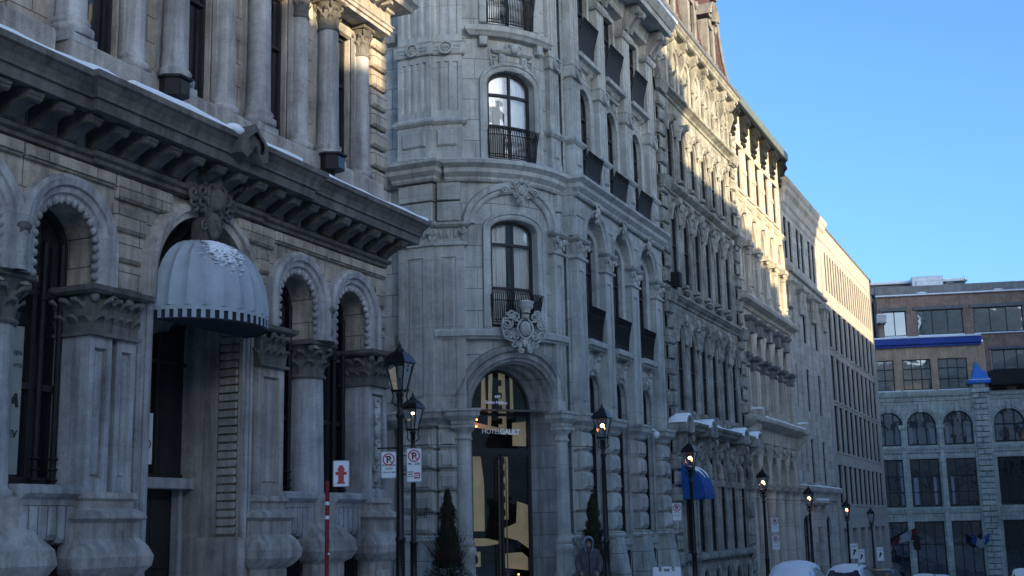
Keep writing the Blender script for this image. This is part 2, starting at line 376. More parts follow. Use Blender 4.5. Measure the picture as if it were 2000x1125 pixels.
def fluted(mb, u0, u1, z0, z1, ob, of, nf=3, ends=.1):
    """pilaster shaft with flutes cut in its face (stopped at both ends)"""
    wd = u1-u0; mb.box(u0, u1, z0, z0+ends, ob, of); mb.box(u0, u1, z1-ends, z1, ob, of)
    m = wd*.13; fwd = (wd-2*m)/(nf*1.6-.6); plan = [(u0, ob), (u0, of)]; u = u0+m
    for k in range(nf):
        plan += [(u, of), (u+fwd*.2, of-.045), (u+fwd*.8, of-.045), (u+fwd, of)]; u += fwd*1.6
    plan += [(u1, of), (u1, ob)]
    us = mb.fr
    mb.vext(plan, z0+ends, z1-ends, cap=False)
def panelled(mb, u0, u1, z0, z1, ob, of, m=.17, mz=.3, d=.05):
    """pilaster shaft with a sunk panel"""
    a, b, c, e_ = u0+m, u1-m, z0+mz, z1-mz
    mb.box(u0, a, z0, z1, ob, of); mb.box(b, u1, z0, z1, ob, of); mb.box(a, b, z0, c, ob, of); mb.box(a, b, e_, z1, ob, of)
    t = .03
    mb.box(a, b, c, e_, ob, of-d)
    mb.box(a+t*1.5, b-t*1.5, c+t*1.5, e_-t*1.5, of-d, of-d+.025, .015)
def raised(mb, u0, u1, z0, z1, of, d=.06, ch=.035): mb.box(u0, u1, z0, z1, of-.01, of+d, ch)

def console(u0, u1, z0, z1, ob, dp):
    """scroll bracket outline in (o,z)"""
    h = z1-z0; P = [(ob, z0)]
    for i in range(7):
        t = i/6; P.append((ob+dp*(.18+.12*sin(t*pi))+dp*.70*t**2.2, z0+h*(.04+.62*t)))
    for i in range(1, 6):
        a = -pi/2+pi*i/6; P.append((ob+dp*(.86+.14*cos(a)), z0+h*(.82+.16*sin(a))))
    P += [(ob+dp*.9, z1), (ob, z1)]
    return P
def railing(root, fr, u0, u1, z0, z1, ob, belly=.16, lab=None, n=None, side=True):
    """bellied iron balconette: rails top and bottom, closely set bars that bow outward at the top"""
    m = MB(fr); n = n or int((u1-u0)/.055)
    def cur(t): return ob+.13+belly*t*t
    H = z1-z0
    for i in range(n+1):
        u = u0+(u1-u0)*i/n
        m.tube([(u, z0+H*t, cur(t)) for t in (0, .35, .7, 1.0)]+[(u, z1+.03, cur(1)+.03)], .015, 4)
    for t in (0.03, .12, .78): 
        us = fr.us(u0, u1); m.tube([(u, z0+H*t, cur(t)) for u in us], .016, 5)
    us = fr.us(u0-.02, u1+.02)
    for u in (u0, u1):
        for t in (.05, .4, .78): m.tube([(u, z0+H*t, ob-.02), (u, z0+H*t, cur(t))], .014, 5)
        k = max(3, int((cur(.5)-ob)/.045))
        for j in range(1, k+1): m.tube([(u, z0, ob+.13*j/k), (u, z0+H*.5, ob+(cur(.5)-ob)*j/k), (u, z1, ob+(cur(1)-ob)*j/k)], .015, 4)
    return m.build('balcony_railing', BLK, root, lab)
def lionhead(mb, u, z, o, s):
    """carved mask keystone with curls"""
    mb.uext(u-.5*s, u+.5*s, [(o-.1, z-.9*s), (o+.35*s, z-.8*s), (o+.6*s, z+.2*s), (o+.8*s, z+.9*s), (o-.1, z+.95*s)])
    mb.ell(u, z+.05*s, o+.65*s, .42*s, .62*s, .32*s); mb.ell(u, z-.45*s, o+.72*s, .24*s, .3*s, .22*s); mb.ell(u, z-.05*s, o+.95*s, .1*s, .2*s, .12*s)
    for d in (-1, 1):
        mb.scroll(u+d*.45*s, z+.6*s, o+.6*s, .3*s, .1*s, 1.2, pi/2, d); mb.scroll(u+d*.5*s, z-.1*s, o+.5*s, .26*s, .09*s, 1.2, pi/2, -d)
        mb.ell(u+d*.18*s, z+.18*s, o+.92*s, .08*s, .06*s, .06*s)
    mb.ell(u, z+.95*s, o+.85*s, .3*s, .28*s, .25*s)
def cap_corinth(mb, u, o, z0, z1, r, n=8, ab=1.55):
    h = z1-z0
    mb.lathe(u, o, [(z0-.05, r*1.08), (z0-.02, r*1.14), (z0+.02, r*1.08), (z0+.03, r*.95), (z0+h*.5, r*1.0), (z0+h*.8, r*1.25), (z0+h*.84, r*1.35)], 14)
    for k in range(n):
        a = 2*pi*k/n; mb.leaf(u+r*.85*cos(a), z0+.02, o+r*.85*sin(a), a, r*.62, h*.45, r*.42)
        a += pi/n; mb.leaf(u+r*.85*cos(a), z0+h*.2, o+r*.85*sin(a), a, r*.6, h*.55, r*.55)
    for k in range(4):
        a = pi/4+pi/2*k; q = r*1.35
        mb.ell(u+q*cos(a), z0+h*.76, o+q*sin(a), r*.17, h*.12, r*.17)
    q = r*ab/1.2
    mb.box(u-q, u+q, z0+h*.86, z1, o-q, o+q, .02, back=True)
def cap_pier(mb, u0, u1, z0, z1, ob, of, dl, both=True, deep=.9):
    """leafy capital round a square pier: front face and the face towards the camera"""
    h = z1-z0; w_ = u1-u0
    mb.box(u0, u1, z0, z0+h*.85, ob, of)
    mb.prof(u0, u1, [(of, z0-.04), (of+.05, z0-.03), (of+.05, z0+.02), (of, z0+.03)], r0=of, r1=of, d0=ob, d1=ob)
    k = max(3, int(round(w_/.2)))
    for i in range(k):
        u = u0+w_*(i+.5)/k; mb.leaf(u, z0+.02, of-.02, pi/2, w_/k*.95, h*.42, .13)
        if i < k-1: mb.leaf(u+w_/k/2, z0+h*.3, of-.02, pi/2, w_/k*.95, h*.5, .19)
    dd = min(deep, of-ob); k2 = max(2, int(round(dd/.2)))
    for i in range(k2):
        o = of-dd*(i+.5)/k2
        for uu, a in ((u0+.02, pi), (u1-.02, 0)):
            mb.leaf(uu, z0+.02, o, a, dd/k2*.95, h*.42, .12); mb.leaf(uu, z0+h*.3, o-dd/k2/2, a, dd/k2*.95, h*.5, .17)
    for uu in (u0, u1): mb.ell(uu, z0+h*.76, of+.03, .07, h*.12, .07)
    for u in (u0+w_*.33, u0+w_*.67): mb.scroll(u, z0+h*.7, of+.1, .09, .028, 1.2, 0, 1)
    mb.prof(u0, u1, [(ob, z0+h*.84), (of+.1, z0+h*.84), (of+.16, z0+h*.9), (of+.18, z1), (ob, z1)], r0=of, r1=of, d0=ob, d1=ob)

# ================================================================== corner block with arcade (near left)
def corner_block():
    R = thing('stone_commercial_building', 'weathered brown stone corner building with leafy capitals and a long bracketed cornice', 'building', (15, 12.7, .3))
    # arcade storey
    A = [11.18, 12.98, 18.80, 20.69]; HW, ZS = .60, 6.14
    m = MB(F1)
    ops = [(c, HW, 5.55, ZS, HW, 2) for c in A]+[(16.08, 1.2, 5.55, 6.0, 1.15, 2)]
    m.wall(6, 22, 5.55, 8.35, ops, 0, .52, n=22)
    for a, b in ((6, 10.69), (13.61, 14.88), (17.28, 18.34), (21.26, 22)):
        m.box(a, b, -.3, 5.55, -1.25, 0)
    for c in (12.08, 19.745):                      # wall behind the free column and the impost over it
        m.box(c-.3, c+.3, -.3, 5.5, -1.3, -.60); m.box(c-.3, c+.3, 5.40, 5.56, -.62, -.01); m.box(c-.42, c+.42, -.3, 2.5, -.86, .0)
    for c in A: m.box(c-.58, c+.58, -.3, 2.5, -1.3, -.12)
    m.box(14.8, 17.4, 5.6, 8, -2.2, -1.3); m.box(17.28, 17.6, -.3, 7.2, -1.3, -1.24)
    for a, b in ((6, 21.98),): m.box(a, b, 7.3, 8.3, -1.5, -.9)
    # upper storey wall, end wall, roof
    C2 = [11.16, 13.43, 15.70, 17.97, 20.24]
    m.wall(6, 22, 8.3, 16.5, [(c, .62, 9.0, 12.2, 0, 2) for c in C2], -.05, .45)
    m.vext([(22, -20), (22, -.05)], 8.3, 16.5, cap=False); m.vext([(22, -20), (22, 0)], -.3, 8.35, cap=False)
    m.face([(6, 16.5, -.05), (22, 16.5, -.05), (22, 16.5, -20), (6, 16.5, -20)])
    m.face([(6, -.3, 0), (6, 16.5, 0), (6, 16.5, -20), (6, -.3, -20)]); m.face([(6, -.3, -20), (22, -.3, -20), (22, 16.5, -20), (6, 16.5, -20)])
    m.build('wall', M1, R)
    # rusticated blocks
    m = MB(F1); rows = [(5.6, 6.0), (6.06, 6.46), (6.52, 6.92)]
    ring = [(c, .98, ZS) for c in A]+[(16.08, 1.52, 6.0)]
    for z0, z1 in rows:
        ex = sorted((c-(r if z0 < zs else sqrt(max(0, r*r-(z0-zs)**2))), c+(r if z0 < zs else sqrt(max(0, r*r-(z0-zs)**2)))) for c, r, zs in ring)
        cur = 8.5
        for a, b in ex+[(22, 22)]:
            if a-cur > .16:
                n = 2 if a-cur > 1.3 else 1
                for k in range(n): m.box(cur+.02+(a-cur)/n*k, cur-.02+(a-cur)/n*(k+1), z0, z1, -.01, .085, .045)
            cur = max(cur, b)
    for a, b in ((8.5, 10.0), (10.03, 12.1), (12.14, 13.9), (13.94, 15.2), (16.95, 18.0), (18.04, 19.75), (19.79, 21.2), (21.24, 22.02)): m.box(a, b, 7.0 if (b-a < 1.4 and b < 21) else 7.15, 7.36, -.01, .09, .04)
    m.build('rusticated_block', M1, R); m = MB(F1)
    for k in range(8): m.box(21.42, 22.04, 9.05+.44*k, 9.42+.44*k, -.06, .10, .05)
    for k in range(8): m.box(21.96, 22.04, 9.05+.44*k, 9.42+.44*k, -.5, .06, .04)
    m.build('quoin', M1, R)
    # archivolts
    for c in A:
        m = MB(F1)
        m.band(c, HW, ZS, HW, [(0, -.01), (0, .05), (.07, .06), (.09, .11), (.18, .12), (.19, .17), (.29, .2), (.35, .15), (.36, 0)], leg=.59, n=26)
        for i in range(15):
            t = pi*i/14; m.ell(c+(HW-.01)*cos(t), ZS+(HW-.01)*sin(t), .03, .062, .062, .06, 7, 4)
        for k in range(1, 5):
            for s_ in (-1, 1): m.ell(c+s_*(HW-.01), ZS-k*.14, .03, .062, .062, .06, 7, 4)
        m.build('archivolt', M1L, R)
    m = MB(F1); m.band(16.08, 1.2, 6.0, 1.15, [(0, -.01), (0, .08), (.1, .1), (.12, .16), (.2, .18), (.22, .12), (.30, 0)], leg=.45, n=30); m.build('archivolt', M1P, R)
    m = MB(F1)
    for i in range(11):                            # shell ribs of the door tympanum
        t = pi*(i+.5)/11; p = [(16.08+r*cos(t), 6.0+r*sin(t)*.95, -1.25+.9*(r/1.15)**2) for r in (.25, .5, .75, 1.0, 1.13)]
        m.tube(p, .10, 6)
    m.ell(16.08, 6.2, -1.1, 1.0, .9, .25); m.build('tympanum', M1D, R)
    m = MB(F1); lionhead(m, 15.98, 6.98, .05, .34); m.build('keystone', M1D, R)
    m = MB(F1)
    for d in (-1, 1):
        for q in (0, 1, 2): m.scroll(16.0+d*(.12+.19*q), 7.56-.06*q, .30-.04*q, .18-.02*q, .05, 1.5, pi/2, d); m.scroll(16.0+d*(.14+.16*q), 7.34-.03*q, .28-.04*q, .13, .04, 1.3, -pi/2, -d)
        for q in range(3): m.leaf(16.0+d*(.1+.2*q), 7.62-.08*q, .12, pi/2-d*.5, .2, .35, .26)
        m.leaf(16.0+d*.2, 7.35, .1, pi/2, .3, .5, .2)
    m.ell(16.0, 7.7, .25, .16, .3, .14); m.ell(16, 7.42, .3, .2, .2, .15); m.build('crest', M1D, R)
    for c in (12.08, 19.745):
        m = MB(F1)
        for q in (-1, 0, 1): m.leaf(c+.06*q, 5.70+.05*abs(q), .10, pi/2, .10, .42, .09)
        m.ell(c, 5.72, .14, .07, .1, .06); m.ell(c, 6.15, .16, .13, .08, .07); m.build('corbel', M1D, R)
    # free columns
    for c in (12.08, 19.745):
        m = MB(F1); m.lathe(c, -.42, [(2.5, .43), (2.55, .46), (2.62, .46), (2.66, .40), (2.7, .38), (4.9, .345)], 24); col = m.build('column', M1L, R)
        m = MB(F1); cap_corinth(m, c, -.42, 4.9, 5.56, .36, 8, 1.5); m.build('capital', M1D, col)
        m = MB(F1); m.prof(c-.42, c+.42, [(.02, 2.55), (.02, 2.15), (.1, 2.1), (.3, 1.85), (.33, 1.65), (.24, 1.5), (.14, 1.44), (.14, -.3)][::-1], r0=.02, r1=.02, d0=-.85, d1=-.85); m.build('base', M1P, col)
    # piers with capitals, panels and bases
    for k, (a, b) in enumerate(((9.75, 10.60), (13.45, 14.40), (17.52, 18.28), (21.22, 21.93))):
        m = MB(F1)
        if k == 1:
            md = (a+b)/2+.03
            panelled(m, a, md-.06, 2.6, 4.9, -.9, .12, .1, .22, .06); panelled(m, md+.06, b, 2.6, 4.9, -.9, .12, .09, .22, .06); m.box(md-.06, md+.06, 2.6, 4.9, -.2, .03)
        elif k == 3:
            panelled(m, a, b, 2.6, 4.9, -.9, .12, .12, .2, .07)
            for z in (3.1, 3.55, 4.0, 4.35): m.ell((a+b)/2, z, .1, .1, .2, .07); m.scroll((a+b)/2-.05, z+.15, .13, .12, .03, 1.1, z*3, 1)
            m.box((a+b)/2-.09, (a+b)/2+.09, 2.95, 3.05, .05, .14, .02)
        else: panelled(m, a, b, 2.6, 4.9, -.9, .12, .14, .22, .06)
        pr = m.build('pier', M1L if k != 2 else M1P, R)
        m = MB(F1); cap_pier(m, a, b, 4.88, 5.56, -1.0, .14, 1); m.build('capital', M1D, pr)
        m = MB(F1); m.prof(a-.02, b+.02, [(-1, -.3), (.20, -.3), (.18, 1.40), (.26, 1.46), (.36, 1.58), (.38, 1.72), (.32, 1.86), (.22, 1.98), (.22, 2.2), (.30, 2.26), (.28, 2.34), (.16, 2.40), (.16, 2.5), (.20, 2.54), (.18, 2.62), (.1, 2.64)], r0=.14, r1=.14, d0=-1.0, d1=-.9)
        if k in (1, 3): raised(m, a+.12, b-.12, .3, 1.25, .21, .06, .04)
        m.build('base', M1P, pr)
    m = MB(F1)                                     # door jamb mouldings
    for a, b in ((14.56, 14.70), (14.74, 14.88)): m.box(a, b, -.3, 5.55, -.3, .05, .03)
    for a, b in ((17.30, 17.36), (17.40, 17.47)): m.box(a, b, 1.5, 5.55, -.3, .05, .02)
    m.build('door_jamb', M1L, R)
    m = MB(F1)                                     # fluted reveal of the doorway
    k = 0; z = 2.0
    while z < 5.5:
        m.box(17.205, 17.285, z, z+.105, -.47, -.10, .02); z += .14; k += 1
    m.box(17.22, 17.285, 1.95, 5.6, -.08, .0); m.box(17.22, 17.285, 1.95, 5.6, -.57, -.5); m.box(17.2, 17.283, 1.95, 5.9, -1.28, -.57)
    m.box(17.1, 17.285, .3, 1.95, -1.2, .12, .06); m.build('fluted_reveal', M1P, R)
    # doorway
    d = MB(F1); d.box(15.0, 17.28, 2.76, 2.94, -1.28, -.95, .01); d.box(16.99, 17.10, -.3, 2.76, -1.25, -1.1); d.build('door_lintel', M1L, R)
    d = MB(F1); d.box(14.88, 17.0, -.3, 2.76, -1.4, -1.27)
    for q in range(4): raised(d, 15.0+.5*q, 15.42+.5*q, .5, 1.3, -1.27, .03, .02); raised(d, 15.0+.5*q, 15.42+.5*q, 1.45, 2.6, -1.27, .03, .02)
    d = d.build('door', WOOD, R)
    h = MB(F1); h.tube([(16.0, 1.2, -1.22), (16.0, 1.5, -1.16), (16.0, 1.8, -1.22)], .02); h.build('handle', BLK, d)
    window(R, F1, 16.08, 1.2, 2.94, 5.6, 0, -1.2, 2, 2, (4.9,))
    # windows of the arcade
    for c in A:
        window(R, F1, c, HW+.01, 2.72, ZS, HW, -.50, 2, 1, (5.45, 4.1), fwid=.09, dep=.08)
        m = MB(F1); m.prof(c-.6, c+.6, [(-.8, 2.42), (.02, 2.44), (.04, 2.52), (.1, 2.56), (.14, 2.6), (.14, 2.68), (.05, 2.72), (-.8, 2.74)]); m.build('sill', M1L, R)
        m = MB(F1); m.tube([(c+.08, 2.75, -.42), (c+.08, 6.2, -.42)], .045, 8); m.tube([(c+.42, 2.75, -.42), (c+.42, 6.2, -.42)], .045, 8)
        for u in (c+.08, c+.42):
            for z in (2.8, 2.95, 3.1, 5.35): m.ell(u, z, -.42, .075, .03, .075)
        m.build('colonnette', BLKM, R)
        m = MB(F1)                                 # voussoirs over the basement window and its grille
        for q in range(-3, 4):
            cx_ = c+q*.17; zc = 2.1-.045*q*q
            m.uext(cx_-.07, cx_+.07, [(-.13, zc-.12), (.0, zc-.12), (.03, zc-.05), (.03, 2.43), (-.13, 2.45)])
        m.build('voussoir', M1L, R)
        m = MB(F1); m.box(c-.42, c+.42, .4, 1.9, -.13, -.105, mi=0); m.build('basement_opening', DRK, R)
        m = MB(F1)
        for q in range(-4, 5): m.tube([(c+.1*q, .4, -.07), (c+.1*q, 1.85, -.07)], .012, 4)
        for z in (.6, .85, 1.1, 1.35, 1.6): m.tube([(c-.42, z, -.07), (c+.42, z, -.07)], .012, 4)
        m.build('grille', BLK, R)
    # cornice between the storeys
    m = MB(F1)
    m.prof(6, 22, [(0, 7.38), (.06, 7.40), (.06, 7.46), (.12, 7.49), (.14, 7.55), (.05, 7.56)], r1=0)
    P = [(.02, 7.93), (.52, 7.935), (.52, 7.90), (.66, 7.90), (.66, 8.06), (.70, 8.07), (.70, 8.12), (.73, 8.20), (.80, 8.29), (.84, 8.32), (.84, 8.41), (.05, 8.47)]
    m.prof(6, 21.72, P, r1=0)
    m.prof(13.45, 17.5, [(o+.09, z+.003) for o, z in P], r0=0, r1=0)
    m.box(13.5, 17.45, 7.37, 7.94, -.05, .06); m.prof(13.5, 17.45, [(.05, 7.383), (.13, 7.40), (.13, 7.46), (.19, 7.49), (.21, 7.553), (.05, 7.562)], r0=0, r1=0)
    pk = [(-.36, 8.08), (-.36, 8.36), (-.12, 8.55), (0, 8.64), (.12, 8.55), (.36, 8.36), (.36, 8.08), (.2, 8.02), (0, 8.26), (-.2, 8.02)]
    pk = [(16.08+a, b) for a, b in pk]; ax = (16.08, 8.32)
    for i in range(len(pk)):
        p, q = pk[i], pk[(i+1) % len(pk)]; m.face([(p[0], p[1], 1.0), (q[0], q[1], 1.0), (q[0], q[1], .3), (p[0], p[1], .3)]); m.face([(p[0], p[1], 1.0), (q[0], q[1], 1.0), (ax[0]+(q[0]-ax[0])*.6, ax[1]+(q[1]-ax[1])*.6, 1.03), (ax[0]+(p[0]-ax[0])*.6, ax[1]+(p[1]-ax[1])*.6, 1.03)])
    m.face([(ax[0]+(p[0]-ax[0])*.6, ax[1]+(p[1]-ax[1])*.6, .95) for p in pk])
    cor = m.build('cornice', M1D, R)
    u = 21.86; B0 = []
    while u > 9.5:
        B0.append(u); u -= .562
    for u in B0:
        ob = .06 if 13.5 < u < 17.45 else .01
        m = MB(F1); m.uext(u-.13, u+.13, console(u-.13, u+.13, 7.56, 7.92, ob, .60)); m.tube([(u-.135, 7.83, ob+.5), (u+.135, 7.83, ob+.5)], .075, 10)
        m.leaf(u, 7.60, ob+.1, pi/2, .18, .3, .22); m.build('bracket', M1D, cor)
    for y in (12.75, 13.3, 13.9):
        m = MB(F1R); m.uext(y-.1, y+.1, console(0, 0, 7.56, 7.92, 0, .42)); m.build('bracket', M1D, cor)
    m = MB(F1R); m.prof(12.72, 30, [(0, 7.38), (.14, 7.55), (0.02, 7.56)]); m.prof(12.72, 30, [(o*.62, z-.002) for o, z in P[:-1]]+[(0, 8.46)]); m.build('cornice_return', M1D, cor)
    m = MB(F1); snow_strip(m, 6, 13.35, 8.42, .1, .845, .075, seed=3); snow_strip(m, 13.3, 17.6, 8.425, .1, .935, .08, seed=5); snow_strip(m, 17.5, 22.48, 8.42, .1, .845, .06, seed=8)
    m.ell(15.72, 8.46, .84, .22, .11, .14); m.build('snow', SNOW, cor)
    # upper storey: plinth, aedicules of two columns
    m = MB(F1); m.box(6, 21.35, 8.4, 9.02, -.1, .12); m.box(21.3, 22.06, 8.4, 9.02, -.3, .16, .02)
    for c in C2: m.box(c-1.0, c+1.02, 8.35, 8.9, .1, .44); m.prof(c-1.0, c+1.02, [(.1, 8.9), (.44, 8.9), (.44, 8.93), (.40, 8.98), (.1, 9.02)])
    m.build('plinth', M1P, R)
    for i, c in enumerate(C2):
        if i == 0: continue
        for d in (-.735, .735):
            m = MB(F1); u = c+d; oc, k_ = (.2, 1) if d < 0 else (.06, .84); m.box(u-.3*k_, u+.3*k_, 8.9, 9.06, -.1, oc+.25, .02)
            m.lathe(u, oc, [(z_, r_*k_) for z_, r_ in ((9.06, .30), (9.10, .33), (9.16, .33), (9.19, .27), (9.23, .25), (9.27, .28), (9.31, .26), (9.34, .225), (9.6, .22), (11.72, .195))], 20)
            cc = m.build('column', M1L, R)
            m = MB(F1); cap_corinth(m, u, oc, 11.72, 12.34, .2*k_, 8, 1.6); m.build('capital', M1D, cc)
            m = MB(F1); m.box(u-.2, u+.2, 9.0, 12.3, -.06, .03); m.build('respond', M1L, R)
        m = MB(F1)
        for s_ in (-1, 1):
            a = c+s_*.60; m.box(min(a, a+s_*.07), max(a, a+s_*.07), 9.02, 12.3, -.3, .0, .02); m.box(min(a-s_*.06, a), max(a-s_*.06, a), 9.02, 12.2, -.36, -.10, .015)
        m.prof(c-.60, c+.60, [(-.12, 12.05), (-.05, 12.08), (0, 12.18), (0, 12.22)]); m.build('window_surround', M1P, R)
        window(R, F1, c, .54, 9.02, 12.05, 0, -.22, 2, 1, (11.0,), fwid=.06)
        m = MB(F1)
        m.prof(c-.93, c+.93, [(.0, 12.34), (.40, 12.345), (.40, 12.42), (.44, 12.43), (.44, 12.50), (.47, 12.52), (.47, 12.54), (.40, 12.56), (.40, 12.82), (.46, 12.84), (.48, 12.90), (.75, 12.93), (.78, 13.02), (.86, 13.10), (.1, 13.12)], r0=-.05, r1=-.05)
        for k in range(9):
            ud = c-.95+k*.235; m.box(ud-.05, ud+.05, 12.84, 12.92, .3, .70, .01)
        if i == 4:
            for s_ in (-1, 1):
                e0, e1 = (c, 13.9), (c+s_*1.75, 13.12)
                for (oa, ob_, dz) in ((.1, .55, 0), (.1, .72, .1), (.1, .9, .2)):
                    m.face([(e0[0], e0[1]+dz, ob_), (e1[0], e1[1]+dz-.05, ob_), (e1[0], e1[1]+dz+.08, ob_+.06), (e0[0], e0[1]+dz+.13, ob_+.06)])
                    m.face([(e0[0], e0[1]+dz, oa), (e1[0], e1[1]+dz-.05, oa), (e1[0], e1[1]+dz-.05, ob_), (e0[0], e0[1]+dz, ob_)])
                m.face([(e0[0], e0[1], .3), (e1[0], e1[1], .3), (c, 13.12, .3)])
        m.build('entablature', M1P, R)
    # lettered panels behind the glass
    m = MB(F1); m.box(12.42, 12.80, 2.87, 4.92, -.50, -.475, back=True); pn = m.build('lettered_panel', noisy("frosted_panel", (.26, .27, .24), (.32, .33, .29), 3, .6, .02), R)
    for txt, size, z, ur, b, sh, gm in (("Groupe", .125, 4.52, 12.78, .0, 0, GREYT), ("Manovra", .125, 4.34, 12.79, 0, 0, GREYT), ("MA", .25, 3.80, 12.74, .012, .3, BLKT), ("ODEV", .15, 3.37, 12.76, .002, 0, BLKT)):
        text_mesh('lettering', txt, size, gm, pn, (ur, 12.7+.468, z), (1, 0, 0), (0, 0, 1), align='RIGHT', bold=b, shear=sh)
    m = MB(F1); m.box(15.75, 16.32, 3.16, 4.0, -1.15, -1.13, back=True); nb = m.build('number_board', WHT, R)
    text_mesh('lettering', "400", .2, BLKT, nb, (16.28, 12.7+1.125, 3.42), (1, 0, 0), (0, 0, 1), align='RIGHT')
    return R
corner_block()

def dome_awning():
    R = thing('dome_awning', 'pale grey canvas dome awning with snow on top over the near doorway', 'awning', (16.08, 12.7, 5.4))
    m = MB(F1); c, hw, dp, zb, hh = 16.03, 1.16, 1.02, 5.5, 1.20; n = 12
    def pt(a, t, k=1.0):                          # a: 0..pi round the plan, t: 0 rim .. 1 crown
        r = cos(t*pi/2)**.75; return (c-hw*k*cos(a)*r, zb+hh*k*sin(t*pi/2), .03+dp*k*sin(a)*r)
    for g in range(n):
        rows = []
        for q in range(5):
            a = pi*(g+q/4)/n; bulge = 1+.045*(abs(q-2)/2)**1.6-.02
            rows.append([pt(a, t/10, bulge-.0 if t < 10 else 1) for t in range(11)])
        m.grid(rows, 0, True)
    cv = m.build('canvas', AWG, R)
    m = MB(F1)
    for i in range(48):
        a0, a1 = pi*i/48, pi*(i+1)/48; p, q = pt(a0, 0), pt(a1, 0)
        m.face([(p[0], p[1]-.07, p[2]+.01), (q[0], q[1]-.07, q[2]+.01), q, p])
        if i % 2: m.face([(p[0], p[1]-.2, p[2]+.012), (q[0], q[1]-.2, q[2]+.012), (q[0], q[1]-.07, q[2]+.011), (p[0], p[1]-.07, p[2]+.011)])
    m.build('valance', AWG, R)
    m = MB(F1)
    for i in range(24):
        a0, a1 = pi*i/24, pi*(i+1)/24; p, q = pt(a0, 0, .985), pt(a1, 0, .985); m.face([(p[0], p[1]-.22, p[2]), (q[0], q[1]-.22, q[2]), q, p])
        m.face([(c, zb-.2, .0), (p[0], p[1]-.2, p[2]), (q[0], q[1]-.2, q[2])])
    m.build('lining', AWD, R)
    m = MB(F1); rnd = random.Random(4)
    for i in range(520):
        a = pi*(.37+rnd.gauss(0, .06)); t = .62+rnd.gauss(0, .12)
        if not .3 < t < .97: continue
        p = pt(a, t, 1.012); s_ = rnd.uniform(.01, .042); m.ell(p[0], p[1], p[2], s_, s_*.45, s_, 5, 3)
    m.build('snow', SNOW, R)
dome_awning()

def floodlight(u, z, k):
    R = thing('floodlight', ('black floodlight with snow on its lid, first above the dome awning', 'black floodlight fixed at the window sill nearer the end of the brown stone building')[k], 'floodlight', (u, 12.1, z-.3), 'floodlights on the cornice')
    m = MB(F1); m.vext([(u-.17, .45), (u-.20, .58), (u-.10, .78), (u+.15, .78), (u+.2, .58), (u+.17, .45)], z-.30, z-.02); m.vext([(u-.21, .44), (u-.24, .60), (u-.12, .82), (u+.18, .82), (u+.24, .60), (u+.21, .44)], z-.02, z+.02)
    m.build('housing', BLKM, R)
    m = MB(F1); m.box(u-.03, u+.03, z-.55, z-.3, .58, .64, back=True); m.build('bracket', BLKM, R)
    m = MB(F1); m.face([(u-.08, z-.27, .786), (u+.13, z-.27, .786), (u+.13, z-.05, .786), (u-.08, z-.05, .786)]); m.build('lens', GL, R)
    if k == 0:
        m = MB(F1); m.ell(u, z+.025, .62, .16, .03, .14); m.build('snow', SNOW, R)
floodlight(14.5, 8.97, 0); floodlight(19.05, 8.97, 1)

# ================================================================== hotel with the rounded corner
def ionic(mb, u0, u1, z0, z1, ob, of):
    """broad capital: neck moulding, egg frieze, corner volutes, abacus"""
    mb.box(u0, u1, z0, z1-.1, ob, of)
    mb.prof(u0, u1, [(of, z0), (of+.07, z0+.03), (of+.07, z0+.09), (of, z0+.12)], r0=of, r1=of, d0=ob, d1=ob)
    k = max(2, int((u1-u0-.3)/.17))
    for i in range(k):
        u = u0+.15+(u1-u0-.3)*(i+.5)/k; mb.ell(u, z1-.33, of+.02, .055, .12, .05); mb.ell(u+.085, z1-.33, of+.01, .02, .1, .03)
    for u, d in ((u0+.07, 1), (u1-.07, -1)):
        mb.ell(u, z1-.27, of+.04, .10, .12, .10); mb.scroll(u, z1-.27, of+.13, .10, .028, 1.4, pi/2, d); mb.ell(u, z1-.42, of+.03, .05, .12, .05)
    mb.prof(u0, u1, [(ob, z1-.13), (of+.06, z1-.13), (of+.13, z1-.07), (of+.15, z1), (ob, z1)], r0=of, r1=of, d0=ob, d1=ob)
def rosette_band(mb, u0, u1, z0, z1, ob, of):
    c = (u0+u1)/2; h = z1-z0
    mb.prof(u0, u1, [(ob, z0), (of+.05, z0), (of+.08, z0+.05), (of+.08, z1-.04), (of+.11, z1), (ob, z1)], r0=of, r1=of, d0=ob, d1=ob)
    r = h*.40; n = 16
    mb.band(c, r, (z0+z1)/2, r, [(0, of+.08), (0, of+.15), (.05, of+.15), (.05, of+.08)], n=n); 
    for k in range(n):                             # lower half of the ring
        a, b = -pi*k/n, -pi*(k+1)/n
        for (r0_, o0), (r1_, o1) in (((r, of+.08), (r, of+.15)), ((r, of+.15), (r+.05, of+.15)), ((r+.05, of+.15), (r+.05, of+.08))):
            zc = (z0+z1)/2
            mb.face([(c+r0_*cos(a), zc+r0_*sin(a), o0), (c+r0_*cos(b), zc+r0_*sin(b), o0), (c+r1_*cos(b), zc+r1_*sin(b), o1), (c+r1_*cos(a), zc+r1_*sin(a), o1)])
    mb.ell(c, (z0+z1)/2, of+.1, .035, .035, .05)
    for k in range(6):
        a = k*pi/3; mb.ell(c+.08*cos(a), (z0+z1)/2+.08*sin(a), of+.09, .045, .045, .035)
    for s_ in (-1, 1):
        a, b = sorted((c+s_*(r+.07), (u0 if s_ < 0 else u1)-s_*.06))
        if b-a > .08: mb.box(a, b, z0+.12, z0+.16, of+.07, of+.105); mb.box(a, b, z1-.16, z1-.12, of+.07, of+.105)
